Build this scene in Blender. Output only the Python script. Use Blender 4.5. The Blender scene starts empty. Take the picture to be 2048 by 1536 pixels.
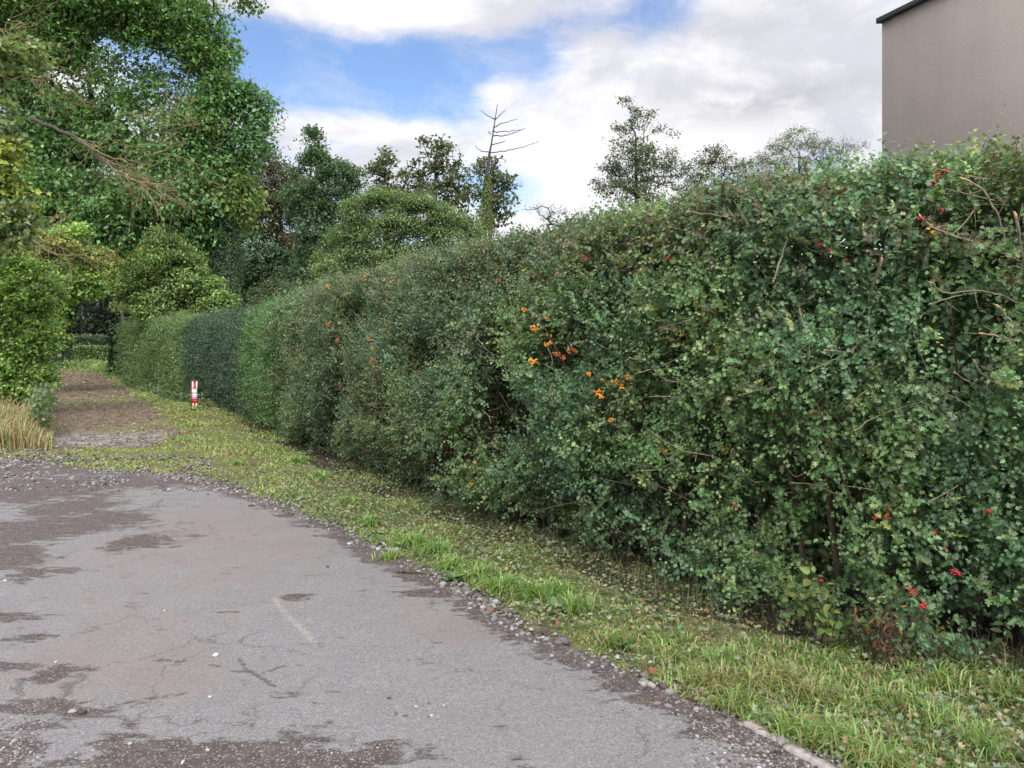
import bpy, bmesh, math, random
import numpy as np
from mathutils import Vector
from mathutils.geometry import delaunay_2d_cdt

R = np.random.default_rng(7)
random.seed(7)
scene = bpy.context.scene
COL = scene.collection

# ------------------------------------------------------------------ camera
CAM_H = 1.6
cam_d = bpy.data.cameras.new('camera')
cam = bpy.data.objects.new('camera', cam_d)
COL.objects.link(cam)
cam.location = (0, 0, CAM_H)
cam.rotation_euler = (math.radians(90), 0, 0)
cam_d.sensor_width = 36
cam_d.lens = 27.04
cam_d.shift_y = -64 / 2048
cam_d.clip_end = 2000
scene.camera = cam
F2, CU, CV = 1538.0, 1024.0, 704.0      # focal length and horizon in photo pixels


def px(u, v, y):
    return np.array(((u - CU) * y / F2, y, CAM_H - (v - CV) * y / F2))


def gp(u, v):
    y = CAM_H * F2 / (v - CV)
    return ((u - CU) * y / F2, y)


# ------------------------------------------------------------------ sky and sun
SUN_AZ, SUN_EL = math.radians(178), math.radians(42)    # clockwise from +Y
world = bpy.data.worlds.new('World')
scene.world = world
world.use_nodes = True
wn, wl = world.node_tree.nodes, world.node_tree.links
wn.clear()


class G:
    """tiny node-graph helper"""
    def __init__(s, nt):
        s.n, s.l = nt.nodes, nt.links

    def put(s, sock, v):
        if isinstance(v, bpy.types.NodeSocket):
            s.l.new(v, sock)
        elif v is not None:
            if isinstance(v, (tuple, list)) and len(v) == 3 and sock.type == 'RGBA':
                v = (*v, 1)
            sock.default_value = v

    def math(s, op, a, b=None, c=None, clamp=False):
        n = s.n.new('ShaderNodeMath'); n.operation = op; n.use_clamp = clamp
        s.put(n.inputs[0], a); s.put(n.inputs[1], b); s.put(n.inputs[2], c)
        return n.outputs[0]

    def vmath(s, op, a, b=None):
        n = s.n.new('ShaderNodeVectorMath'); n.operation = op
        s.put(n.inputs[0], a); s.put(n.inputs[1], b)
        return n.outputs[0]

    def noise(s, vec, scale, detail=4, rough=.55, dist=0, color=False):
        n = s.n.new('ShaderNodeTexNoise')
        s.put(n.inputs['Vector'], vec); n.inputs['Scale'].default_value = scale
        n.inputs['Detail'].default_value = detail; n.inputs['Roughness'].default_value = rough
        n.inputs['Distortion'].default_value = dist
        return n.outputs['Color' if color else 'Fac']

    def voro(s, vec, scale, feature='F1', out='Distance'):
        n = s.n.new('ShaderNodeTexVoronoi'); n.feature = feature
        s.put(n.inputs['Vector'], vec); n.inputs['Scale'].default_value = scale
        return n.outputs[out]

    def step(s, x, a, b, lo=0., hi=1.):
        n = s.n.new('ShaderNodeMapRange'); n.interpolation_type = 'SMOOTHSTEP'
        s.put(n.inputs[0], x)
        n.inputs[1].default_value = a; n.inputs[2].default_value = b
        n.inputs[3].default_value = lo; n.inputs[4].default_value = hi
        return n.outputs[0]

    def mix(s, f, a, b, mode='MIX'):
        n = s.n.new('ShaderNodeMix'); n.data_type = 'RGBA'; n.blend_type = mode
        s.put(n.inputs[0], f); s.put(n.inputs[6], a); s.put(n.inputs[7], b)
        return n.outputs[2]

    def attr(s, name, out='Fac'):
        n = s.n.new('ShaderNodeAttribute'); n.attribute_name = name
        return n.outputs[out]

    def pos(s):
        return s.n.new('ShaderNodeNewGeometry').outputs['Position']

    def bump(s, h, strength, dist):
        n = s.n.new('ShaderNodeBump'); s.put(n.inputs['Height'], h)
        n.inputs['Strength'].default_value = strength; n.inputs['Distance'].default_value = dist
        return n.outputs[0]


def build_sky():
    g = G(world.node_tree)
    out = wn.new('ShaderNodeOutputWorld'); bg = wn.new('ShaderNodeBackground')
    wl.new(bg.outputs[0], out.inputs[0])
    bg.inputs[1].default_value = 0.10
    sky = wn.new('ShaderNodeTexSky'); sky.sky_type = 'NISHITA'; sky.sun_disc = False
    sky.sun_elevation = SUN_EL; sky.sun_rotation = SUN_AZ
    sky.ozone_density = 2.0; sky.dust_density = .4; sky.air_density = 1.0
    tc = wn.new('ShaderNodeTexCoord').outputs['Generated']
    sep = wn.new('ShaderNodeSeparateXYZ'); wl.new(tc, sep.inputs[0])
    x, y, z = sep.outputs
    az = g.math('ARCTAN2', x, y)
    el = g.math('ARCSINE', z)
    flat = wn.new('ShaderNodeMapping'); flat.inputs['Scale'].default_value = (1, 1, 2.1)
    wl.new(tc, flat.inputs[0])
    warp = g.noise(flat.outputs[0], 5, 3, .6, color=True)
    v = g.vmath('ADD', flat.outputs[0], g.vmath('SCALE', warp)) if False else flat.outputs[0]
    big = g.noise(v, 3.1, 9, .60, .35)
    fine = g.noise(v, 9.0, 8, .65, .5)

    def spot(u, vv, ru, rv, amp):
        a0, e0 = math.atan((u - CU) / F2), math.atan((CV - vv) / F2)
        ra, re = ru / F2, rv / F2
        dx = g.math('DIVIDE', g.math('SUBTRACT', az, a0), ra)
        dy = g.math('DIVIDE', g.math('SUBTRACT', el, e0), re)
        d = g.math('ADD', g.math('MULTIPLY', dx, dx), g.math('MULTIPLY', dy, dy))
        return g.math('MULTIPLY', g.math('POWER', 2.718, g.math('MULTIPLY', d, -1)), amp)

    cover = g.math('ADD', g.math('MULTIPLY', g.math('SUBTRACT', big, .5), 1.5), .66)
    cover = g.math('ADD', cover, g.math('MULTIPLY', g.math('SUBTRACT', fine, .5), 1.0))
    for sp in ((640, 150, 260, 85, -.62), (930, 200, 180, 85, -.6), (1060, 120, 90, 60, -.3), (430, 170, 200, 110, -.35), (210, 80, 90, 80, -.4),
               (1330, 30, 80, 45, -.42), (1180, 50, 110, 40, -.35), (1180, 160, 90, 110, .35), (1000, 185, 75, 32, .62), (960, 365, 80, 40, -.42), (1050, 380, 90, 45, -.42),
               (640, 20, 460, 42, .5), (800, 270, 330, 45, .35), (1400, 180, 280, 150, .3), (1690, 215, 120, 80, .35)):
        cover = g.math('ADD', cover, spot(*sp))
    m = g.step(cover, .16, .80)
    shade = g.noise(v, 4.3, 7, .6, .3)
    c = g.mix(g.step(shade, .38, .58), (5.8, 5.8, 6.35), (8.2, 8.1, 8.35))
    grey = g.math('ADD', spot(1500, 225, 240, 40, .85), g.math('ADD', spot(1560, 60, 220, 55, .42), spot(1650, 330, 140, 60, .4)))
    grey = g.math('MULTIPLY', grey, g.step(fine, .3, .62))
    c = g.mix(grey, c, (4.3, 4.3, 4.7))
    up = g.math('ADD', g.step(z, .45, .9, 1, 3.2), g.step(y, .1, -.5, 0, 1.2))  # unseen sky overhead and behind the camera brightened to fill the hedge face
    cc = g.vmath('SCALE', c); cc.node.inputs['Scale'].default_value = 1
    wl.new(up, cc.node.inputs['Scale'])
    blue = g.mix(1, sky.outputs[0], (1.30, 1.36, 1.50), 'MULTIPLY')
    veil = g.math('MULTIPLY', g.step(fine, .38, .72), .30)
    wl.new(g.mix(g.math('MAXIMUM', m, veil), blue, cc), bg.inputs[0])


build_sky()
sun_d = bpy.data.lights.new('sun', 'SUN')
sun_d.energy = 3.0
sun_d.angle = math.radians(14)
sun_d.color = (1, .95, .86)
sun = bpy.data.objects.new('sun', sun_d)
COL.objects.link(sun)
sd = Vector((math.sin(SUN_AZ) * math.cos(SUN_EL), math.cos(SUN_AZ) * math.cos(SUN_EL), math.sin(SUN_EL)))
sun.rotation_euler = sd.to_track_quat('Z', 'Y').to_euler()
sun.location = sd * 60
vs = scene.view_settings
vs.view_transform = 'Standard'; vs.look = 'None'; vs.exposure = 0.4; vs.gamma = 1
cy = scene.cycles
cy.max_bounces = 6; cy.diffuse_bounces = 3; cy.glossy_bounces = 2; cy.transmission_bounces = 3; cy.transparent_max_bounces = 4
cy.use_denoising = True
cy.caustics_reflective = False; cy.caustics_refractive = False

# ------------------------------------------------------------------ helpers


def tag(o, label=None, cat=None, group=None, kind=None):
    for k, val in (('label', label), ('category', cat), ('group', group), ('kind', kind)):
        if val:
            o[k] = val
    return o


def empty(name, loc, label, cat, group=None):
    o = bpy.data.objects.new(name, None)
    COL.objects.link(o)
    o.location = loc
    return tag(o, label, cat, group)


def mesh_obj(name, verts, faces, mat, parent=None, colors=None, smooth=False, attrs=None):
    """faces: list of (n,k) int arrays (each of one polygon size) or list of tuples"""
    me = bpy.data.meshes.new(name)
    verts = np.asarray(verts, dtype=np.float32)
    if len(faces) and not isinstance(faces[0], np.ndarray):
        by = {}
        for f in faces:
            by.setdefault(len(f), []).append(f)
        faces = [np.array(a, dtype=np.int32) for a in by.values()]
    nl = sum(f.size for f in faces); nf = sum(len(f) for f in faces)
    me.vertices.add(len(verts)); me.vertices.foreach_set('co', verts.ravel())
    me.loops.add(nl); me.polygons.add(nf)
    me.loops.foreach_set('vertex_index', np.concatenate([f.ravel() for f in faces]).astype(np.int32))
    st, base = [], 0
    for f in faces:
        k = f.shape[1]
        st.append(base + np.arange(len(f)) * k); base += f.size
    me.polygons.foreach_set('loop_start', np.concatenate(st).astype(np.int32))
    if smooth:
        me.polygons.foreach_set('use_smooth', np.ones(nf, dtype=bool))
    me.update(calc_edges=True)
    if colors is not None:
        a = me.attributes.new('tint', 'FLOAT_COLOR', 'POINT')
        c = np.ones((len(verts), 4), dtype=np.float32); c[:, :3] = colors
        a.data.foreach_set('color', c.ravel())
    for k, val in (attrs or {}).items():
        a = me.attributes.new(k, 'FLOAT', 'POINT')
        a.data.foreach_set('value', np.asarray(val, dtype=np.float32))
    me.materials.append(mat)
    o = bpy.data.objects.new(name, me)
    COL.objects.link(o)
    if parent is not None:
        o.parent = parent
        o.location = -np.array(parent.location)
    return o


def _hash(i, seed):
    h = (i[..., 0].astype(np.uint64) * np.uint64(73856093)) ^ (i[..., 1].astype(np.uint64) * np.uint64(19349663)) ^ (i[..., 2].astype(np.uint64) * np.uint64(83492791)) ^ np.uint64(seed * 2654435761 % (1 << 32))
    h = (h ^ (h >> np.uint64(13))) * np.uint64(1274126177) & np.uint64(0xffffffff)
    h = (h ^ (h >> np.uint64(16))) * np.uint64(2246822519) & np.uint64(0xffffffff)
    return ((h >> np.uint64(8)) & np.uint64(0xffff)).astype(np.float64) / 65535


def vnoise(p, f=1., seed=1):
    p = np.atleast_2d(np.asarray(p, dtype=np.float64)) * f + 1000
    i = np.floor(p).astype(np.int64); t = p - i; t = t * t * (3 - 2 * t)
    r = 0
    for dx in (0, 1):
        for dy in (0, 1):
            for dz in (0, 1):
                w = (t[:, 0] if dx else 1 - t[:, 0]) * (t[:, 1] if dy else 1 - t[:, 1]) * (t[:, 2] if dz else 1 - t[:, 2])
                r = r + w * _hash(i + np.array((dx, dy, dz)), seed)
    return r


def fbm(p, f=1., seed=1, o=3):
    r, a, s = 0, 1., 0.
    for k in range(o):
        r = r + a * vnoise(p, f * 2 ** k, seed + 11 * k); s += a; a *= .5
    return r / s


def unit(v):
    return v / (np.linalg.norm(v, axis=-1, keepdims=True) + 1e-9)


def rnd_dir(n):
    return unit(R.normal(size=(n, 3)))


def sstep(x, a, b):
    t = np.clip((x - a) / (b - a), 0, 1)
    return t * t * (3 - 2 * t)


# ------------------------------------------------------------------ materials
def new_mat(name):
    m = bpy.data.materials.new(name)
    m.use_nodes = True
    nt = m.node_tree
    nt.nodes.clear()
    out = nt.nodes.new('ShaderNodeOutputMaterial')
    return m, G(nt), out


def principled(g, out, color, rough=.6, spec=.5, normal=None):
    b = g.n.new('ShaderNodeBsdfPrincipled')
    g.put(b.inputs['Base Color'], color); g.put(b.inputs['Roughness'], rough)
    g.put(b.inputs['Specular IOR Level'], spec)
    if normal is not None:
        g.l.new(normal, b.inputs['Normal'])
    g.l.new(b.outputs[0], out.inputs[0])
    return b


def leaf_mat(name, rough=.45, spec=.5, trans=.4):
    m, g, out = new_mat(name)
    c = g.attr('tint', 'Color')
    geo = g.n.new('ShaderNodeNewGeometry')
    c2 = g.mix(g.math('MULTIPLY', geo.outputs['Backfacing'], .35), c, (.16, .20, .12))
    b = principled(g, out, c2, rough, spec)
    t = g.n.new('ShaderNodeBsdfTranslucent')
    g.l.new(g.mix(1, c, (1.12, 1.15, .65), 'MULTIPLY'), t.inputs[0])
    mx = g.n.new('ShaderNodeMixShader'); mx.inputs[0].default_value = trans
    g.l.new(b.outputs[0], mx.inputs[1]); g.l.new(t.outputs[0], mx.inputs[2])
    g.l.new(mx.outputs[0], out.inputs[0])
    return m


M = {}
M['leaf'] = leaf_mat('leaf')
M['glossy_leaf'] = leaf_mat('glossy_leaf', .34, .55, .2)
M['dry'] = leaf_mat('dry_blade', .7, .3, .3)


def bark_mat(name, c1, c2, scale=18):
    m, g, out = new_mat(name)
    p = g.pos()
    mp = g.n.new('ShaderNodeMapping'); mp.inputs['Scale'].default_value = (1, 1, .3); g.l.new(p, mp.inputs[0])
    n = g.noise(mp.outputs[0], scale, 5, .65)
    principled(g, out, g.mix(g.step(n, .3, .7), c1, c2), .85, .2, g.bump(n, .5, .02))
    return m


M['bark'] = bark_mat('bark', (.035, .03, .024), (.10, .09, .07))
M['twig'] = bark_mat('twig', (.12, .105, .075), (.235, .205, .15), 40)
M['tan_twig'] = bark_mat('tan_twig', (.13, .105, .05), (.24, .20, .11), 3)
M['dead_wood'] = bark_mat('dead_wood', (.035, .033, .035), (.07, .065, .065), 6)
M['stem'] = bark_mat('stem', (.03, .022, .016), (.09, .07, .05), 30)


def flat_mat(name, color, rough=.6, spec=.4, nscale=0, amt=.25):
    m, g, out = new_mat(name)
    c = color
    if nscale:
        n = g.noise(g.pos(), nscale, 4, .6)
        c = g.mix(n, tuple(v * (1 - amt) for v in color), tuple(min(1, v * (1 + amt)) for v in color))
    principled(g, out, c, rough, spec)
    return m


M['soil'] = flat_mat('soil', (.035, .027, .020), .95, .1, 25, .6)  # soil kept dark so its colour carries the shade under the hedge
M['cut_wood'] = flat_mat('cut_wood', (.42, .25, .12), .8, .2, 90, .5)
M['orange_berry'] = flat_mat('orange_berry', (.66, .24, .02), .4, .5, 60, .3)
M['rust_berry'] = flat_mat('rust_berry', (.42, .10, .03), .45, .4, 60, .3)
M['red_berry'] = flat_mat('red_berry', (.33, .012, .018), .35, .5, 60, .25)
M['red_paint'] = flat_mat('red_paint', (.42, .03, .05), .6, .3, 25, .55)
M['white_paint'] = flat_mat('white_paint', (.70, .68, .68), .6, .3, 25, .3)
M['lilac_paint'] = flat_mat('lilac_paint', (.46, .33, .44), .5, .4, 9, .1)
M['pink_paint'] = flat_mat('pink_paint', (.62, .24, .36), .5, .4, 9, .1)
M['raw_wood'] = flat_mat('raw_wood', (.55, .43, .26), .8, .2, 14, .2)
M['fascia'] = flat_mat('fascia', (.022, .022, .026), .5, .4, 5, .2)
M['roof'] = flat_mat('roof', (.05, .05, .055), .7, .3, 5, .2)
M['concrete'] = flat_mat('concrete', (.25, .225, .215), .9, .2, 45, .5)


def stone_mat():
    m, g, out = new_mat('stone')
    c = g.attr('tint', 'Color')
    n = g.noise(g.pos(), 90, 4, .6)
    principled(g, out, g.mix(.6, c, g.mix(n, (.25, .25, .25), (1.4, 1.4, 1.4)), 'MULTIPLY'), .85, .25, g.bump(n, .4, .004))
    return m


M['stone'] = stone_mat()


def wall_mat():
    m, g, out = new_mat('render_wall')
    p = g.pos()
    n = g.noise(p, 55, 3, .7); n2 = g.noise(p, .9, 4, .6)
    mp = g.n.new('ShaderNodeMapping'); mp.inputs['Scale'].default_value = (2.2, 2.2, .12); g.l.new(p, mp.inputs[0])
    st = g.noise(mp.outputs[0], 1.6, 5, .6)
    c = g.mix(g.step(n, .35, .7), (.295, .255, .228), (.355, .308, .278))
    c = g.mix(g.math('MULTIPLY', g.step(n2, .35, .75), .25), c, (.235, .205, .188))
    c = g.mix(g.math('MULTIPLY', g.step(st, .45, .75), .16), c, (.20, .175, .162))
    principled(g, out, c, .95, .1, g.bump(n, .45, .015))
    return m


M['wall'] = wall_mat()


def ground_mat():
    m, g, out = new_mat('ground')
    p = g.pos()
    n = g.noise(p, 1.3, 6, .62); n2 = g.noise(p, 24, 5, .7); n3 = g.noise(p, 7, 5, .65)
    c = g.mix(g.step(n3, .35, .65), (.06, .052, .032), (.13, .125, .055))
    c = g.mix(g.math('MULTIPLY', g.step(n, .42, .62), .75), c, (.12, .15, .05))
    c = g.mix(g.math('MULTIPLY', g.step(n2, .5, .7), .6), c, (.25, .22, .125))
    principled(g, out, c, .95, .15, g.bump(n2, 1, .03))
    return m


def road_mat():
    m, g, out = new_mat('road')
    p = g.pos()
    agg = g.voro(p, 95); agg2 = g.voro(p, 170, out='Color'); agg3 = g.voro(p, 120, out='Color')
    fine = g.noise(p, 300, 2, .6); big = g.noise(p, .55, 5, .6); med = g.noise(p, 3.2, 6, .65); sm = g.noise(p, 15, 5, .7)
    sepc = g.n.new('ShaderNodeSeparateColor'); g.l.new(agg2, sepc.inputs[0])
    sepd = g.n.new('ShaderNodeSeparateColor'); g.l.new(agg3, sepd.inputs[0])
    c = g.mix(sepc.outputs[0], (.098, .094, .095), (.188, .181, .182))
    c = g.mix(g.math('MULTIPLY', g.step(sepd.outputs[0], .80, .92), .4), c, (.25, .24, .243))
    c = g.mix(g.math('MULTIPLY', g.step(sepd.outputs[1], .86, .95), .7), c, (.10, .095, .095))
    c = g.mix(g.math('MULTIPLY', g.step(med, .35, .75), .35), c, (.158, .149, .149))
    # brownish pink dust
    dust = g.math('MULTIPLY', g.step(g.math('ADD', g.math('ADD', big, g.math('MULTIPLY', g.math('SUBTRACT', med, .5), .5)), g.math('MULTIPLY', g.attr('dust'), .22)), .50, .88), .6)
    c = g.mix(dust, c, (.155, .122, .113))
    # small dark scuffs stretched along the road
    mp = g.n.new('ShaderNodeMapping'); mp.inputs['Scale'].default_value = (1, 2.2, 1); mp.inputs['Rotation'].default_value = (0, 0, .5); g.l.new(p, mp.inputs[0])
    sc = g.noise(mp.outputs[0], 9, 7, .72, .4)
    c = g.mix(g.math('MULTIPLY', g.step(sc, .62, .72), .55), c, (.055, .048, .047))
    # hair cracks
    cr = g.voro(g.vmath('ADD', p, g.vmath('MULTIPLY', g.noise(p, 5, 4, .6, color=True), (.35, .35, 0))), 1.7, 'DISTANCE_TO_EDGE')
    crm = g.math('MULTIPLY', g.step(cr, .0, .013, 1, 0), g.step(g.noise(p, .9, 3, .6), .45, .58))
    c = g.mix(g.math('MULTIPLY', crm, .65), c, (.05, .045, .045))
    # damp mud
    mpj = g.n.new('ShaderNodeMapping'); mpj.inputs['Scale'].default_value = (.8, 2.0, 1); g.l.new(p, mpj.inputs[0])
    scj = g.noise(mpj.outputs[0], 6.5, 9, .74, .5)
    jit = g.math('ADD', g.math('MULTIPLY', g.math('SUBTRACT', med, .5), 1.7), g.math('MULTIPLY', g.math('SUBTRACT', scj, .5), 2.9))
    mm = g.math('ADD', g.attr('mud'), jit)
    mudm = g.step(mm, .40, .66)
    mc = g.mix(g.step(sm, .38, .66), (.034, .024, .021), (.066, .049, .043))
    mc = g.mix(g.math('MULTIPLY', g.step(sepc.outputs[1], .86, .95), .8), mc, (.26, .22, .20))
    c = g.mix(g.math('MULTIPLY', mudm, .92), c, mc)
    # cracks and scrape drawn by their own lines
    fj = g.math('MULTIPLY', g.math('SUBTRACT', g.noise(p, 38, 6, .75), .5), 3.2)
    ck = g.math('ADD', g.attr('crack'), fj)
    c = g.mix(g.math('MULTIPLY', g.step(ck, .62, .85), .85), c, (.06, .05, .048))
    sk = g.math('ADD', g.attr('scrape'), fj)
    c = g.mix(g.math('MULTIPLY', g.step(sk, .7, 1.1), .5), c, (.27, .245, .20))
    und = g.noise(p, 2.6, 4, .55)
    c = g.mix(g.math('MULTIPLY', g.step(und, .36, .62, .5, 0), .25), c, (.085, .078, .08))
    h = g.math('ADD', g.math('MULTIPLY', agg, -.6), g.math('MULTIPLY', fine, .5))
    h = g.math('ADD', h, g.math('MULTIPLY', sm, .8))
    h = g.math('SUBTRACT', g.math('ADD', h, g.math('MULTIPLY', med, 3.)), g.math('MULTIPLY', mudm, .8))
    rough = g.math('SUBTRACT', .88, g.math('MULTIPLY', mudm, .18))
    principled(g, out, c, rough, .3, g.bump(h, .7, .006))
    return m


def track_mat():
    m, g, out = new_mat('track')
    p = g.pos()
    n = g.noise(p, .8, 6, .65); n2 = g.noise(p, 14, 5, .7); n3 = g.noise(p, 3, 5, .65)
    vc = g.voro(p, 40, out='Color')
    sepc = g.n.new('ShaderNodeSeparateColor'); g.l.new(vc, sepc.inputs[0])
    c = g.mix(g.step(n2, .35, .65), (.075, .058, .042), (.20, .155, .115))
    gg = g.mix(sepc.outputs[0], (.12, .105, .105), (.30, .275, .28))
    c = g.mix(g.attr('gravel'), c, gg)
    c = g.mix(g.math('MULTIPLY', g.step(n3, .42, .62), .7), c, (.055, .045, .038))
    c = g.mix(g.math('MULTIPLY', g.step(g.math('ADD', n, g.attr('green')), .62, .9), .8), c, (.13, .145, .055))
    principled(g, out, c, .95, .15, g.bump(n2, 1, .03))
    return m


M['ground'] = ground_mat(); M['road'] = road_mat(); M['track'] = track_mat()

# ------------------------------------------------------------------ leaf templates: (x side, y along, z fold)
def leaf_template(half):
    """half outline from base to tip on the right side; folded along the midrib"""
    n = len(half)
    v = [(0, half[0][1], 0)] + [(x, y, abs(x) * .35) for x, y in half[1:-1]] + [(0, half[-1][1], 0)]
    left = [(-x, y, abs(x) * .35) for x, y in half[1:-1]]
    v = np.array(v + left)
    right_f = list(range(n))
    left_f = [0, n - 1] + list(range(n + len(left) - 1, n - 1, -1))
    return v, np.array([right_f, left_f])


T = {
    'hawthorn': leaf_template([(0, -.12), (.05, .1), (.36, .2), (.42, .34), (.17, .42), (.43, .62), (.36, .74), (.14, .72), (.12, .95), (0, 1.0)]),
    'oval': leaf_template([(0, 0), (.26, .3), (.24, .68), (0, 1)]),
    'broad': leaf_template([(0, 0), (.34, .22), (.36, .55), (.12, .9), (0, 1.05)]),
    'slim': leaf_template([(0, 0), (.13, .4), (0, 1)]),
    'diamond': leaf_template([(0, 0), (.30, .45), (0, 1)]),
    'maple': leaf_template([(0, 0), (.1, .08), (.48, .05), (.38, .25), (.58, .5), (.28, .5), (.25, .7), (.12, .68), (0, 1.05)]),
}


class Leaves:
    def __init__(s):
        s.b = []

    def add(s, kind, pos, axis, normal, size, col):
        if len(pos):
            s.b.append((kind, pos, axis, normal, size, col))

    def build(s, name, mat, parent=None):
        V, C, by, base = [], [], {}, 0
        for kind, pos, axis, normal, size, col in s.b:
            tv, tf = T[kind]
            a = unit(axis); side = unit(np.cross(a, normal)); nn = np.cross(side, a)
            sz = np.broadcast_to(np.asarray(size, dtype=np.float64), (len(pos),))[:, None, None]
            curl = R.uniform(-.25, .45, (len(pos), 1, 1))
            z = tv[None, :, 2:3] - curl * (tv[None, :, 1:2] ** 2) * .6
            P = pos[:, None, :] + sz * (tv[None, :, 0:1] * side[:, None, :] + tv[None, :, 1:2] * a[:, None, :] + z * nn[:, None, :])
            k = len(tv)
            V.append(P.reshape(-1, 3)); C.append(np.repeat(np.asarray(col), k, axis=0))
            f = (np.arange(len(pos)) * k + base)[:, None, None] + tf[None]
            by.setdefault(tf.shape[1], []).append(f.reshape(-1, tf.shape[1]))
            base += len(pos) * k
        return mesh_obj(name, np.concatenate(V), [np.concatenate(f).astype(np.int32) for f in by.values()], mat, parent, np.concatenate(C))


def palette(cols, n, var=.25, w=None):
    cols = np.array(cols)
    i = R.choice(len(cols), n, p=w)
    c = cols[i]
    return np.clip(c * (1 + R.normal(0, var, (n, 1))) * (1 + R.normal(0, .06, (n, 3))), .006, .9)


class Tubes:
    def __init__(s):
        s.V, s.F, s.caps, s.n = [], [], {}, 0

    def add(s, pts, rad, k=5):
        pts = np.asarray(pts, dtype=np.float64)
        m = len(pts)
        rad = np.broadcast_to(np.asarray(rad, dtype=np.float64), (m,))
        t = np.gradient(pts, axis=0); t = unit(t)
        ref = np.array((.31, .17, .93)) if abs(t[0] @ np.array((.31, .17, .93))) < .85 else np.array((.95, .2, .1))
        a = unit(np.cross(t, ref)); b = np.cross(t, a)
        an = np.arange(k) * 2 * math.pi / k
        ring = pts[:, None] + rad[:, None, None] * (np.cos(an)[None, :, None] * a[:, None] + np.sin(an)[None, :, None] * b[:, None])
        s.V.append(ring.reshape(-1, 3))
        i = np.arange(m - 1)[:, None] * k + np.arange(k)[None]
        j = np.arange(m - 1)[:, None] * k + (np.arange(k)[None] + 1) % k
        s.F.append((np.stack([i, j, j + k, i + k], -1).reshape(-1, 4) + s.n))
        s.caps.setdefault(k, []).append(np.stack([np.arange(k)[::-1], np.arange(k) + (m - 1) * k]) + s.n)
        s.n += m * k

    def build(s, name, mat, parent=None):
        fs = {4: list(s.F)}
        for k, c in s.caps.items():
            fs.setdefault(k, []).extend(c)
        return mesh_obj(name, np.concatenate(s.V), [np.concatenate(f).astype(np.int32) for f in fs.values()], mat, parent, smooth=True)


def curve(pts, n=10, jit=0.):
    """Catmull-Rom through pts"""
    p = np.asarray(pts, dtype=np.float64)
    q = np.vstack([2 * p[0] - p[1], p, 2 * p[-1] - p[-2]])
    out = []
    for i in range(1, len(q) - 2):
        for t in np.linspace(0, 1, n, endpoint=False):
            out.append(.5 * ((2 * q[i]) + (-q[i - 1] + q[i + 1]) * t + (2 * q[i - 1] - 5 * q[i] + 4 * q[i + 1] - q[i + 2]) * t * t + (-q[i - 1] + 3 * q[i] - 3 * q[i + 1] + q[i + 2]) * t ** 3))
    out.append(p[-1])
    out = np.array(out)
    if jit:
        out[1:-1] += R.normal(0, jit, (len(out) - 2, out.shape[1]))
    return out


# stones: a squashed, dented low ball
def _ico():
    bm = bmesh.new(); bmesh.ops.create_icosphere(bm, subdivisions=2, radius=1)
    v = np.array([x.co for x in bm.verts]); f = np.array([[y.index for y in x.verts] for x in bm.faces]); bm.free()
    return v, f


ICO = _ico()
_bm = bmesh.new(); bmesh.ops.create_icosphere(_bm, subdivisions=1, radius=1)
ICO1 = (np.array([x.co for x in _bm.verts]), np.array([[y.index for y in x.verts] for x in _bm.faces])); _bm.free()


def stone_cloud(xy, size, col, z=0.012, fine=False, flat=(.35, .75)):
    tv, tf = ICO if fine else ICO1
    n = len(xy)
    th = R.uniform(0, 6.28, n)
    sc = np.stack([size * R.uniform(.8, 1.3, n), size * R.uniform(.55, 1., n), size * R.uniform(flat[0], flat[1], n)], 1)
    P = tv[None] * (1 + R.uniform(-.16, .16, (n, len(tv), 1)))
    P = P * sc[:, None]
    c, s_ = np.cos(th)[:, None], np.sin(th)[:, None]
    X = P[..., 0] * c - P[..., 1] * s_ + xy[:, None, 0]
    Yy = P[..., 0] * s_ + P[..., 1] * c + xy[:, None, 1]
    Z = P[..., 2] + z + sc[:, None, 2] * .55
    V = np.stack([X, Yy, Z], -1).reshape(-1, 3)
    Fc = ((np.arange(n) * len(tv))[:, None, None] + tf[None]).reshape(-1, 3).astype(np.int32)
    return V, [Fc], np.repeat(col, len(tv), axis=0)


# ------------------------------------------------------------------ ground, road, track
def big_ground():
    xs = np.array([-400, -120, -60, -30, -15, -8, 0, 8, 20, 60, 120, 400.]); ys = np.array([-200, -60, -10, 0, 5, 10, 20, 40, 60, 90, 140, 250, 700.])
    gx, gy = np.meshgrid(xs, ys)
    V = np.stack([gx.ravel(), gy.ravel(), np.zeros(gx.size)], 1)
    w = len(xs)
    F = [(j * w + i, j * w + i + 1, (j + 1) * w + i + 1, (j + 1) * w + i) for j in range(len(ys) - 1) for i in range(w - 1)]
    tag(mesh_obj('ground', V, F, M['ground']), kind='structure')


big_ground()


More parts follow.
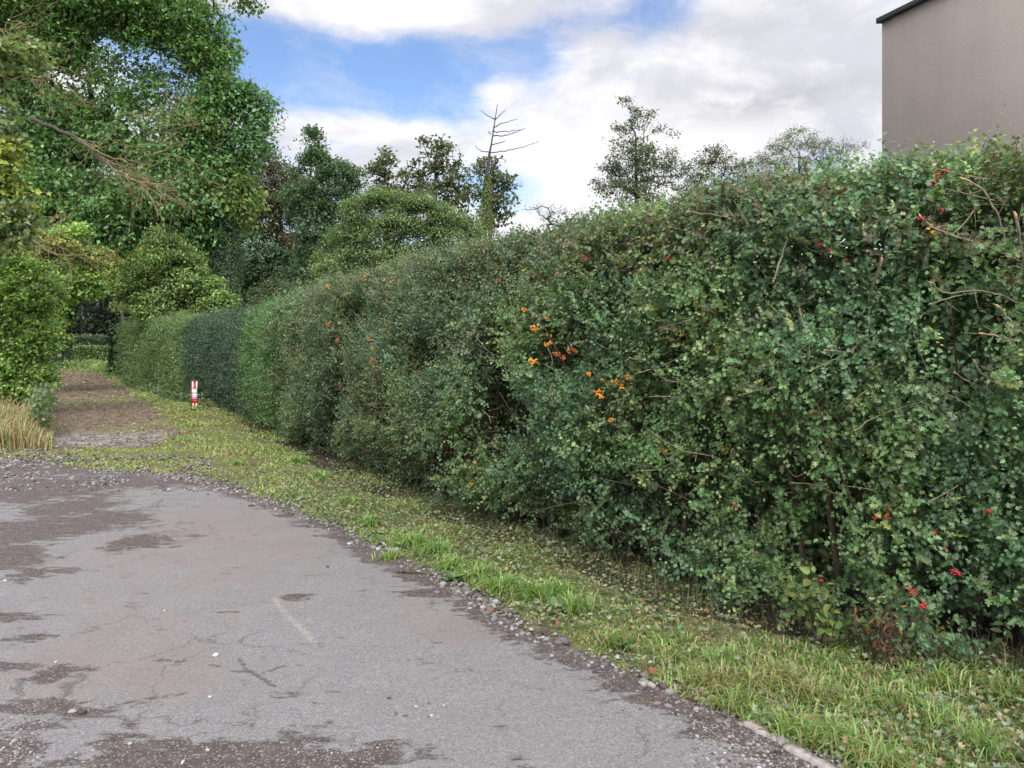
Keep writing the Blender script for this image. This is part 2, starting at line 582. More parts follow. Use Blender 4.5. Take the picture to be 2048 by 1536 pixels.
def sheet(name, outline, spacing, mat, z, edge_jit, fields, extra=None, ytaper=None):
    """triangulated flat sheet with a ragged outline; fields: {attr: f(xy)}"""
    o = np.asarray(outline, dtype=np.float64)
    b = []
    for i in range(len(o)):
        p, q = o[i], o[(i + 1) % len(o)]
        d = np.linalg.norm(q - p)
        st = max(.03, min(.6, .012 * np.hypot(*((p + q) / 2))))
        n = max(1, int(d / st))
        for t in np.arange(n) / n:
            b.append(p + (q - p) * t)
    b = np.array(b)
    nz = np.column_stack([b, np.zeros(len(b))])
    b = b + edge_jit * np.stack([fbm(nz, 3, 3, 4) - .5, fbm(nz, 3, 9, 4) - .5], 1) * 2
    lo, hi = b.min(0), b.max(0)
    pts = []
    y = lo[1]
    while y < hi[1]:
        stp = spacing * max(1, abs(y) / 4)
        xsx = np.arange(lo[0], hi[0], stp)
        pts.append(np.stack([xsx + R.uniform(-.3, .3, len(xsx)) * stp, y + R.uniform(-.3, .3, len(xsx)) * stp], 1))
        y += stp
    pts = np.concatenate(pts + ([extra] if extra is not None else []))
    # keep interior points only
    x0, y0 = pts[:, 0], pts[:, 1]
    ins = np.zeros(len(pts), bool)
    for i in range(len(b)):
        p, q = b[i], b[(i + 1) % len(b)]
        cnd = (p[1] > y0) != (q[1] > y0)
        with np.errstate(divide='ignore', invalid='ignore'):
            ins ^= cnd & (x0 < (q[0] - p[0]) * (y0 - p[1]) / (q[1] - p[1]) + p[0])
    pts = pts[ins]
    allp = np.concatenate([b, pts])
    nb = len(b)
    r = delaunay_2d_cdt([Vector(v) for v in allp], [(i, (i + 1) % nb) for i in range(nb)], [], 1, 1e-5)
    v = np.array([(a.x, a.y) for a in r[0]])
    tri = np.array([list(f) for f in r[2] if len(f) == 3])
    at = {k: f(v) for k, f in fields.items()}
    ob = mesh_obj(name, np.column_stack([v, np.full(len(v), z)]), [tri.astype(np.int32)], mat, attrs=at)
    return tag(ob, kind='structure')


ROAD_R = [gp(*q) for q in ((1700, 1590), (1640, 1536), (1560, 1490), (1490, 1450), (1380, 1405), (1240, 1340), (1130, 1300), (1040, 1262), (960, 1205), (860, 1148), (740, 1087), (640, 1042), (560, 1012), (480, 985), (400, 962), (320, 950), (200, 942))]
ROAD = [(2.2, .2)] + ROAD_R + [(-7.2, 11.3), (-10, 12.2), (-16, 12.6), (-22, 11), (-22, .2)]


def blobs(lst):
    def f(xy):
        r = np.zeros(len(xy))
        for (u, v, ru, rv) in lst:
            cx, cyy = gp(u, v)
            rx = ru * cyy / F2; ry = max(.05, cyy * cyy / (CAM_H * F2) * rv)
            d = ((xy[:, 0] - cx) / rx) ** 2 + ((xy[:, 1] - cyy) / ry) ** 2
            r = np.maximum(r, 1.05 * np.exp(-d * .55))
        return r
    return f


MUD = [(20, 1070, 110, 34), (150, 1015, 70, 20), (200, 1045, 80, 22), (290, 1086, 50, 14), (60, 980, 160, 26), (250, 965, 170, 12), (330, 965, 120, 8),
       (20, 1125, 60, 18), (60, 1150, 40, 10), (15, 1105, 40, 20), (120, 1145, 30, 6), (20, 1235, 60, 8), (65, 1280, 32, 9), (110, 1352, 36, 12), (85, 1372, 30, 8), (20, 1338, 50, 10),
       (460, 1530, 260, 42), (300, 1500, 100, 16), (620, 1540, 140, 36), (180, 1430, 60, 8), (60, 1420, 80, 14), (20, 1500, 50, 40), (590, 1196, 26, 6), (680, 1050, 60, 8), (840, 1190, 60, 6),
       (160, 935, 200, 14), (20, 940, 120, 24)]


def dist_lines(lines, width):
    segs = []
    for l in lines:
        p = [np.array(gp(*q)) for q in l]
        segs += list(zip(p[:-1], p[1:]))

    def f(xy):
        d = np.full(len(xy), 9.)
        for p, q in segs:
            t = np.clip(((xy - p) @ (q - p)) / ((q - p) @ (q - p)), 0, 1)
            d = np.minimum(d, np.linalg.norm(xy - (p + t[:, None] * (q - p)), axis=1))
        return 1.1 * np.exp(-(d / width) ** 2)
    return f, segs


CR, crs = dist_lines([[(478, 1322), (495, 1345), (520, 1358), (548, 1378)], [(466, 1346), (500, 1350), (520, 1358)], [(420, 1334), (450, 1340)], [(525, 1352), (560, 1338), (600, 1335)],
                      [(250, 1410), (340, 1396), (365, 1392)]], .017)
SCR, scs = dist_lines([[(548, 1200), (565, 1225), (585, 1245), (610, 1268), (630, 1290)]], .03)
ex = []
for p, q in crs + scs:
    n = max(2, int(np.linalg.norm(q - p) / .012))
    for t in np.linspace(0, 1, n):
        c0 = p + (q - p) * t
        ex.append(c0 + R.uniform(-.05, .05, (5, 2)))
mudf = blobs(MUD)


def mud(xy):
    e = np.array(ROAD_R)
    d = np.full(len(xy), 9.)
    for p, q in zip(e[:-1], e[1:]):
        t = np.clip(((xy - p) @ (q - p)) / ((q - p) @ (q - p)), 0, 1)
        d = np.minimum(d, np.linalg.norm(xy - (p + t[:, None] * (q - p)), axis=1))
    d = d - .18 * vnoise(np.column_stack([xy, np.zeros(len(xy))]), 1.7, 5)
    return np.maximum(mudf(xy), .85 * np.exp(-(np.maximum(d, 0) / .15) ** 2))


sheet('road', ROAD, .05, M['road'], .012, .06,
      {'mud': mud, 'dust': blobs([(450, 1050, 150, 60), (560, 1100, 130, 60), (900, 1250, 120, 40), (330, 1360, 180, 60), (120, 1330, 120, 60)]), 'crack': CR, 'scrape': SCR}, np.concatenate(ex))

TRACK = [gp(*q) for q in ((92, 893), (200, 899), (300, 893), (362, 868), (330, 830), (262, 785), (222, 757), (205, 748), (170, 738), (110, 737), (100, 750), (104, 790), (98, 850))]
trk_grav = blobs([(210, 880, 140, 12)])
sheet('track', TRACK, .12, M['track'], .006, .12,
      {'gravel': lambda xy: np.clip(trk_grav(xy) * 1.2, 0, 1), 'green': lambda xy: .30 * np.clip(blobs([(170, 800, 50, 16), (250, 800, 60, 20), (300, 850, 40, 14)])(xy), 0, 1)})

# soil along the hedge foot, coloured dark to stand in for hedge shade
ss = np.linspace(.3, 74, 240)


def soil_shade_strip():
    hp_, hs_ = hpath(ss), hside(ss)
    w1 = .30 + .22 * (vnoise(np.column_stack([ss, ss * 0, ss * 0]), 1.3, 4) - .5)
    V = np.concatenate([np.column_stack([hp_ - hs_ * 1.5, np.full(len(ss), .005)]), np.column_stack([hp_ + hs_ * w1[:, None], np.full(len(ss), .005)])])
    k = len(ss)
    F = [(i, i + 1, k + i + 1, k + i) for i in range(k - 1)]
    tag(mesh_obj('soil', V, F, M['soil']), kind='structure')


# pale concrete edging along the road
for i, l in enumerate((((1492, 1452), (1540, 1478), (1570, 1494)), ((1572, 1500), (1630, 1530), (1690, 1570)))):
    c = np.array([gp(*q) for q in l]); c = np.column_stack([c, np.zeros(3)])
    cc = curve(c, 8, .004); t = unit(np.gradient(cc, axis=0)); sd2 = np.stack([-t[:, 1], t[:, 0], 0 * t[:, 0]], 1)
    w = .024 + R.uniform(-.003, .003, len(cc))[:, None]
    a, b2 = cc - sd2 * w, cc + sd2 * w
    n = len(cc)
    V = np.concatenate([a, b2, a + (0, 0, .026), b2 + (0, 0, .026)])
    V[2 * n:] += R.normal(0, .0012, (2 * n, 3))
    Fk = []
    for k in range(n - 1):
        Fk += [(2 * n + k, 2 * n + k + 1, 3 * n + k + 1, 3 * n + k), (k, k + 1, 2 * n + k + 1, 2 * n + k), (n + k + 1, n + k, 3 * n + k, 3 * n + k + 1)]
    Fk += [(0, 2 * n, 3 * n, n), (n - 1, 2 * n - 1, 4 * n - 1, 3 * n - 1)]
    tag(mesh_obj('kerb', V, Fk, M['concrete']), kind='structure')

# ------------------------------------------------------------------ the hedge path
HP = np.array([(5.6, 2.3), (4.2, 3.0), (2.72, 3.75), (1.95, 4.25), (1.25, 4.95), (.38, 6.3), (-.55, 7.65), (-1.55, 9.35), (-3.6, 13.1), (-6.05, 17.8), (-9.6, 24.5), (-14.6, 32.8), (-25.8, 51.3)])
HC = curve(HP, 24)
HS = np.concatenate([[0], np.cumsum(np.linalg.norm(np.diff(HC, axis=0), axis=1))])


def hpath(s):
    return np.stack([np.interp(s, HS, HC[:, 0]), np.interp(s, HS, HC[:, 1])], -1)


def hnorm(s):
    t = unit(hpath(s + .15) - hpath(s - .15))
    return np.stack([-t[..., 1], t[..., 0]], -1) * np.array(1.)   # towards the lane


def s_of_u(u):
    p = hpath(np.linspace(0, HS[-1], 6000)); uu = CU + p[:, 0] * F2 / p[:, 1]
    return np.linspace(0, HS[-1], 6000)[np.argmin(abs(uu - u))]


_n0 = hnorm(np.array([10.]))[0]
NSIGN = 1. if _n0 @ np.array((-.86, -.5)) > 0 else -1.


def hside(s):
    return hnorm(s) * NSIGN


PROF_Z = np.array([0, .15, .4, .9, 1.5, 2.1, 2.4, 2.65])
PROF_O = np.array([.04, .11, .18, .24, .27, .24, .16, .0])


def htop(s):
    p = hpath(s)
    return np.interp(p[..., 1], [2, 4, 6, 10, 13, 18, 25, 33, 51], [2.62, 2.60, 2.60, 2.64, 2.58, 2.48, 2.60, 2.85, 3.1])


def face_off(s, z, H, bulge=1.):
    zz = z / H * 2.65
    q = np.column_stack([s, z, np.zeros(len(s))])
    yy = hpath(s)[:, 1]
    rec = np.interp(yy, [4.6, 5.6, 7, 11.5, 14], [.0, .10, .13, .11, .02]) * (1 - sstep(z, .12, .75))
    return np.interp(zz, PROF_Z, PROF_O) - rec + bulge * (.40 * (fbm(q, .75, 21, 2) - .5) + .30 * (vnoise(q, 2.6, 5) - .5))


def face_pt(u, v, out=.0):
    """the point of the hedge face that the photo shows at u, v"""
    s = np.linspace(.5, HS[-1], 4000)
    z = np.full(len(s), 1.4)
    for _ in range(4):
        off = face_off(s, z, htop(s)) + out
        p = hpath(s) + hside(s) * off[:, None]
        i = np.argmin(abs(CU + p[:, 0] * F2 / p[:, 1] - u))
        z[:] = CAM_H - (v - CV) * p[i, 1] / F2
    return np.array((p[i, 0], p[i, 1], z[i])), s[i]


def n3(s):
    h = hside(s)
    return np.column_stack([h, np.zeros(len(h))])


soil_shade_strip()


def leafsize(y, mn, pxs=2.6):
    return np.maximum(mn, pxs * y / 769)


def sprays(L, org, dirs, outn, size, kind, cols_fn, per=8, spread=4.6, up=.55, rand=.55):
    """leafy shoots: alternate leaves along each shoot; the leaves of one shoot share its age and tilt"""
    n = len(org)
    t = (np.arange(per)[None, :] + R.uniform(.2, .8, (n, per))) / per
    ln = (size * spread * R.uniform(.6, 1.4, n))[:, None]
    bend = rnd_dir(n) * .35
    P = org[:, None] + dirs[:, None] * (t * ln)[..., None] + bend[:, None] * ((t ** 2) * ln)[..., None]
    P = P.reshape(-1, 3)
    m = n * per
    d = np.repeat(dirs, per, 0); o = np.repeat(outn, per, 0)
    ref = unit(np.cross(d, np.repeat(rnd_dir(n), per, 0)))
    alt = np.tile(np.where(np.arange(per) % 2, 1., -1.), n)[:, None]
    ax = unit(d * .6 + ref * alt * .75 + rnd_dir(m) * .45)
    tilt = np.repeat(rnd_dir(n) * rand * 1.1, per, 0)
    nm = unit(o * .5 + np.array((0, 0, up)) + tilt + rnd_dir(m) * .32)
    sz = np.repeat(size * R.uniform(.72, 1.25, n), per) * R.uniform(.7, 1.2, m) * np.tile(1.1 - .35 * np.linspace(0, 1, per), n)
    c = np.repeat(cols_fn(org, n), per, 0) * (1 + R.normal(0, .10, (m, 1)))
    L.add(kind, P, ax, nm, sz, np.clip(c, .006, .9))


def hedge(name, label, s0, s1, cols_fn, kinds, bulge=1., lai=3.6, mn=.034, gap=.40, foot=.3, jut=0., stems=True, twigs=0, hadd=0., width=1.25, mat='leaf', pxs=2.6, square=False):
    root_s = np.array([(s0 + s1) / 2]); rp = hpath(root_s)[0] - hside(root_s)[0] * width / 2
    root = empty(name, (rp[0], rp[1], 0), label, 'hedge')
    L = Leaves()
    step = .5
    n_ch = max(1, int((s1 - s0) / step))
    ed = np.linspace(s0, s1, n_ch + 1)
    for a, b in zip(ed[:-1], ed[1:]):
        sm = np.array([(a + b) / 2]); y = hpath(sm)[0, 1]; H = htop(sm)[0] + hadd
        ls = float(leafsize(y, mn, pxs))
        per = 8
        # --- front face
        n = int((b - a) * H * lai / (.42 * ls * ls) / per)
        s = R.uniform(a, b, n); z = R.uniform(.02, 1, n) ** .93 * (H + .02)
        q = np.column_stack([s, z, np.zeros(n)])
        dens = vnoise(q, 1.9, 41) * .6 + vnoise(q, 4.6, 43) * .4
        keep = R.uniform(0, 1, n) < sstep(dens, gap - .16, gap + .10)
        low = .45 + .55 * sstep(z, foot * .2, foot + .12)
        keep &= R.uniform(0, 1, n) < low
        s, z = s[keep], z[keep]; n = len(s)
        dep = R.uniform(0, 1, n) ** 1.6 * .36
        off = face_off(s, z, H, bulge) - dep + jut
        if square:
            off = jut - dep + .06 * (vnoise(np.column_stack([s, z, z * 0]), 3, 2) - .5)
        p2 = hpath(s) + hside(s) * off[:, None]
        zj = z + R.normal(0, .02, n)
        org = np.column_stack([p2, zj]); on = n3(s)
        d = unit(on * .55 + np.array((0, 0, .35)) + rnd_dir(n) * .8)
        k = kinds(sm[0], y)
        sprays(L, org, d, on, np.full(n, ls), k, cols_fn, per)
        # --- top
        n = int((b - a) * width * lai * .9 / (.42 * ls * ls) / per)
        s = R.uniform(a, b, n); w = R.uniform(-.05, width, n)
        q = np.column_stack([s, w, np.ones(n) * 7])
        zt = H - .10 * np.exp(-w / .12) + .16 * (fbm(q, 1.6, 31, 3) - .5) - R.uniform(0, 1, n) ** 1.5 * .25
        p2 = hpath(s) + hside(s) * (jut - w)[:, None]
        org = np.column_stack([p2, zt]); on = unit(n3(s) * .35 + np.array((0, 0, .6)))
        d = unit(np.array((0, 0, .8)) + n3(s) * .2 + rnd_dir(n) * .7)
        sprays(L, org, d, on, np.full(n, ls), k, cols_fn, per)
        # --- inner mass and back face: larger, sparser
        l2 = max(ls * 1.7, .06)
        n = int((b - a) * H * 9 / (.42 * l2 * l2) / per)
        s = R.uniform(a, b, n); z = R.uniform(.05, 1, n) * (H - .15)
        w = np.where(R.uniform(0, 1, n) < .55, R.uniform(.30, .75, n), R.uniform(.75, width, n))
        kp = R.uniform(0, 1, n) < .5 + .5 * sstep(z, .1, foot + .4)
        s, z, w = s[kp], z[kp], w[kp]; n = len(s)
        p2 = hpath(s) + hside(s) * (jut - w)[:, None]
        org = np.column_stack([p2, z]); on = n3(s)
        sprays(L, org, unit(on * .2 + rnd_dir(n)), on, np.full(n, l2), 'oval', cols_fn, per)
    # end caps
    for se, sg in ((s0, -1), (s1, 1)):
        y = hpath(np.array([se]))[0, 1]; ls = float(leafsize(y, mn, pxs)); H = htop(np.array([se]))[0] + hadd
        n = int(width * H * lai / (.42 * ls * ls) / 8)
        w = R.uniform(0, width, n); z = R.uniform(.1, H - .05, n); s = se - sg * R.uniform(0, .3, n)
        p2 = hpath(s) + hside(s) * (jut - w)[:, None]
        tv = unit(hpath(np.array([se + .1])) - hpath(np.array([se - .1])))[0] * sg
        on = np.tile(np.array((tv[0], tv[1], 0)), (n, 1))
        sprays(L, np.column_stack([p2, z]), unit(on * .5 + rnd_dir(n)), on, np.full(n, ls), kinds(se, y), cols_fn, 8)
    L.build('foliage', M[mat], root)
    if stems:
        Tb = Tubes()
        st = s0
        while st < s1:
            y = hpath(np.array([st]))[0, 1]
            w = R.uniform(.12, .8)
            b0 = np.append(hpath(np.array([st]))[0] - hside(np.array([st]))[0] * w, 0)
            r0 = R.uniform(.012, .03)
            top = b0 + np.array((R.normal(0, .18), R.normal(0, .18), R.uniform(1.2, 2.3)))
            mid = (b0 + top) / 2 + R.normal(0, .08, 3)
            Tb.add(curve([b0, mid, top], 5), np.linspace(r0, r0 * .35, 11), 5)
            for _ in range(3):
                t0 = b0 + (top - b0) * R.uniform(.15, .7)
                nn = n3(np.array([st]))[0]
                e = t0 + nn * R.uniform(.1, .6) + R.normal(0, .22, 3) + np.array((0, 0, R.uniform(.1, .7)))
                Tb.add(curve([t0, (t0 + e) / 2 + R.normal(0, .05, 3), e], 4), np.linspace(r0 * .45, .003, 9), 4)
            st += R.uniform(.05, .14) * max(1, y / 9)
        Tb.build('stems', M['stem'], root)
    if twigs:
        Tb = Tubes()
        for _ in range(twigs):
            st = s0 + (s1 - s0) * R.uniform(0, 1) ** 1.5
            ss = np.array([st]); z = np.array([R.uniform(.3, 1) * htop(ss)[0]]) if R.uniform() < .72 else htop(ss) * R.uniform(.9, .98)
            o = np.append(hpath(ss)[0] + hside(ss)[0] * (face_off(ss, z, htop(ss))[0] - R.uniform(.02, .14)), z[0])
            nn = n3(ss)[0]
            tdir = np.append(unit(hpath(ss + .1) - hpath(ss - .1))[0], 0) * R.choice([-1, 1])
            d = unit(nn * R.uniform(-.1, .5) + np.array((0, 0, R.uniform(-.3, .8))) + tdir * R.uniform(.2, 1.) + R.normal(0, .3, 3))
            ln = R.uniform(.10, .34); r = R.uniform(.0018, .0045)
            e = o + d * ln
            m_ = (o + e) / 2 + R.normal(0, .02, 3)
            Tb.add(curve([o, m_, e], 4), np.linspace(r, r * .55, 9), 4)
            if R.uniform() < .5:
                e2 = m_ + unit(d + R.normal(0, .6, 3)) * ln * .4
                Tb.add([m_, (m_ + e2) / 2 + R.normal(0, .006, 3), e2], [r * .7, r * .6, r * .4], 4)
        Tb.build('twigs', M['twig'], root)['kind'] = 'stuff'
    return root


# species colours (linear albedo)
HAW = [(0.107, 0.198, 0.098), (0.135, 0.233, 0.111), (0.092, 0.166, 0.093), (0.186, 0.271, 0.151), (0.233, 0.285, 0.126)]
PYR = [(0.087, 0.145, 0.076), (0.103, 0.167, 0.083), (0.073, 0.123, 0.067), (0.156, 0.213, 0.119), (0.195, 0.221, 0.110)]
S_A = s_of_u(582)
S_B = s_of_u(512)
S_C = s_of_u(386)
S_D = s_of_u(246)


def main_cols(P, n):
    # bands of different shrubs along the hedge
    y = P[:, 1]
    a = vnoise(P, .8, 61) * .7 + vnoise(P, 2.2, 62) * .3
    haw = palette(HAW, n, .22, [.3, .3, .2, .14, .06])
    pyr = palette(PYR, n, .22, [.3, .28, .22, .14, .06])
    t = sstep(a + np.interp(y, [3, 5, 6.5, 9, 13], [.32, .18, -.02, -.22, -.22]), .42, .58)[:, None]
    c = haw * t + pyr * (1 - t)
    c = c * (.82 + .42 * vnoise(P, 3.1, 91))[:, None] * np.where(vnoise(P, 1.1, 93)[:, None] > .56, np.array((1.12, 1.05, .85)), 1.)
    # yellowing and browned patches
    b = vnoise(P, 1.7, 77)
    k = (R.uniform(0, 1, n) < .10 * sstep(b, .55, .8))
    c[k] = palette([(.20, .20, .05), (.16, .10, .05)], int(k.sum()), .2)
    tp = (P[:, 2] > 2.1) & (R.uniform(0, 1, n) < .07 + .32 * sstep(vnoise(P, 1.4, 15), .5, .75))
    c[tp] = palette([(.17, .165, .09), (.15, .13, .085), (.11, .10, .07)], int(tp.sum()), .2)
    k = R.uniform(0, 1, n) < .0012
    c[k] = (.55, .38, .03)
    return c


def main_kind(s, y):
    return 'hawthorn' if y < 7.4 else ('oval' if y < 11 else 'diamond')


main = hedge('mixed_hedge', 'long tall hawthorn and firethorn hedge with orange and red berries, nearest along the lane', 0.6, S_A, main_cols, main_kind, twigs=950, lai=4.6, gap=.445, mn=.033, foot=.16)

BRI = [(0.077, 0.165, 0.055), (0.099, 0.193, 0.066), (0.066, 0.138, 0.051), (0.132, 0.209, 0.066)]
DRK = [(0.037, 0.076, 0.048), (0.048, 0.094, 0.056), (0.033, 0.063, 0.043), (0.076, 0.127, 0.069)]
FAR = [(0.104, 0.181, 0.064), (0.132, 0.215, 0.073), (0.083, 0.148, 0.052), (0.166, 0.228, 0.079)]
hedge('green_hedge', 'narrow brighter green hedge section between the berry hedge and the dark hedge section', S_A + .05, S_B, lambda P, n: palette(BRI, n), lambda s, y: 'diamond', bulge=.6, jut=.0, gap=.3, hadd=-.02, pxs=2.3)
hedge('dark_hedge', 'dark blue green clipped hedge section behind the red and white post', S_B + .05, S_C, lambda P, n: palette(DRK, n), lambda s, y: 'diamond', bulge=.5, jut=-.05, gap=.3, stems=True, pxs=2.2)
hedge('clipped_hedge', 'neatly clipped light green flat topped hedge at the far end of the row', S_C + .05, S_D, lambda P, n: palette(FAR, n), lambda s, y: 'diamond', bulge=.15, jut=.15, gap=.12, foot=.1, stems=False, width=1.8, pxs=2.0, square=True)

# ------------------------------------------------------------------ berries and cut branches on the main hedge


def berry_cluster(name_mat, u, v, rpx, parent):
    p, s = face_pt(u, v, R.uniform(.0, .06))
    r = rpx * p[1] / F2
    br = np.clip(r * .24, .004, .007)
    n = int(np.clip((r / br) ** 2 * .9, 5, 26))
    c = R.normal(0, 1, (n, 3)); c = unit(c) * (R.uniform(.1, 1, (n, 1)) ** .5) * r * .85 * np.array((1, 1, .72)) + p
    tv, tf = ICO1
    V = (c[:, None] + tv[None] * (br * R.uniform(.8, 1.2, (n, 1, 1)))).reshape(-1, 3)
    Fc = ((np.arange(n) * len(tv))[:, None, None] + tf[None]).reshape(-1, 3).astype(np.int32)
    mesh_obj('berry_cluster', V, [Fc], M[name_mat], parent, smooth=True)


for u, v, r in ((1245, 772, 17), (1232, 764, 10), (1195, 785, 12), (1203, 793, 8), (1070, 655, 13), (1095, 688, 11), (1066, 722, 12), (1048, 620, 9), (1095, 637, 7), (1222, 840, 9), (1258, 755, 8),
                (740, 678, 8), (748, 698, 9), (772, 660, 8), (735, 552, 9), (728, 560, 6), (1178, 748, 8), (942, 968, 6), (1205, 760, 6), (655, 572, 6)):
    berry_cluster('orange_berry', u, v, r, main)
for u, v, r in ((1140, 700, 11), (1112, 708, 10), (1128, 715, 8), (745, 720, 8), (752, 735, 6), (735, 742, 6), (768, 890, 7), (658, 650, 6), (675, 682, 6), (950, 925, 7), (1115, 548, 6), (735, 575, 6), (750, 760, 5), (690, 590, 5)):
    berry_cluster('rust_berry', u, v, r, main)
for u, v, r in ((1888, 342, 9), (1874, 352, 8), (1872, 366, 11), (1838, 437, 9), (1880, 420, 7), (1170, 518, 7), (1333, 517, 8), (1645, 490, 7), (1625, 828, 5), (1470, 1012, 6), (1748, 1035, 7), (1776, 1033, 8), (1775, 1016, 6),
                (1870, 1065, 7), (1980, 1022, 8), (1640, 1162, 7), (1827, 1184, 10), (1812, 1172, 6), (1850, 1212, 12), (1915, 1147, 10), (1890, 1098, 5), (1908, 1142, 5), (1690, 520, 5), (1660, 500, 5)):
    berry_cluster('red_berry', u, v, r, main)

CUT = [([(1842, 432), (1872, 458), (1960, 490), (2050, 525)], .010), ([(1930, 358), (1972, 386), (2000, 440), (2012, 500)], .010), ([(1988, 348), (1974, 386)], .008), ([(2030, 432), (2044, 505), (2056, 560)], .014),
       ([(1860, 565), (1892, 586), (1960, 582), (2060, 612)], .008), ([(1858, 608), (1910, 592), (1960, 584)], .006), ([(1992, 612), (2025, 645), (2070, 668)], .009), ([(1965, 667), (2010, 676), (2070, 692)], .009),
       ([(1945, 722), (1966, 748), (1990, 768)], .007), ([(1912, 745), (1952, 772)], .007), ([(1378, 424), (1430, 430), (1475, 440)], .007), ([(1310, 742), (1338, 762), (1400, 766)], .008), ([(1262, 716), (1300, 724)], .010),
       ([(1106, 684), (1126, 724)], .009), ([(985, 710), (1004, 736)], .007), ([(1652, 700), (1700, 703), (1722, 678)], .006), ([(1402, 612), (1440, 632)], .008), ([(1280, 745), (1315, 735), (1380, 705)], .006), ([(1560, 690), (1640, 720)], .005),
       ([(1625, 740), (1680, 712), (1720, 690)], .005), ([(1480, 790), (1560, 770)], .005), ([(1110, 870), (1142, 874)], .005), ([(1015, 920), (1032, 926)], .006), ([(1710, 860), (1760, 830), (1850, 800)], .005), ([(1760, 520), (1740, 600), (1742, 660)], .012),
       ([(1545, 560), (1570, 500), (1590, 440)], .011), ([(1380, 640), (1310, 660), (1270, 690)], .005), ([(1905, 470), (1940, 430), (1955, 400)], .005), ([(1600, 620), (1620, 700), (1600, 760)], .006)]
for pts, r in CUT:
    P3 = [face_pt(u, v, .13 - .20 * i / max(1, len(pts) - 1) + .02)[0] for i, (u, v) in enumerate(pts)]
    c = curve(P3, 6, .002)
    r *= .52
    Tb = Tubes(); Tb.add(c, np.linspace(r, r * .75, len(c)), 6)
    if len(pts) > 2:
        for _ in range(3):
            k = R.integers(2, len(c) - 1); e = c[k] + R.normal(0, .07, 3) + np.array((-.02, -.04, .02))
            Tb.add([c[k], (c[k] + e) / 2 + R.normal(0, .008, 3), e], [r * .4, r * .35, r * .2], 4)
    br = Tb.build('cut_branch', M['twig'], main)
    # split pale end
    d = unit(c[0] - c[1]); E = Tubes(); E.add([c[0] - d * r * 2.5, c[0] + d * r * .5, c[0] + d * r * 3.0 + R.normal(0, r * .5, 3)], [r * 1.05, r * 1.0, r * .30], 5)
    o2 = R.normal(0, r * .6, 3); E.add([c[0] + o2 * .5, c[0] + o2 + d * r * 4.5], [r * .4, r * .12], 4)
    e = E.build('cut_end', M['cut_wood'], main)
    e.parent = br; e.location = (0, 0, 0)

# ------------------------------------------------------------------ trees


TRUNKS = {}


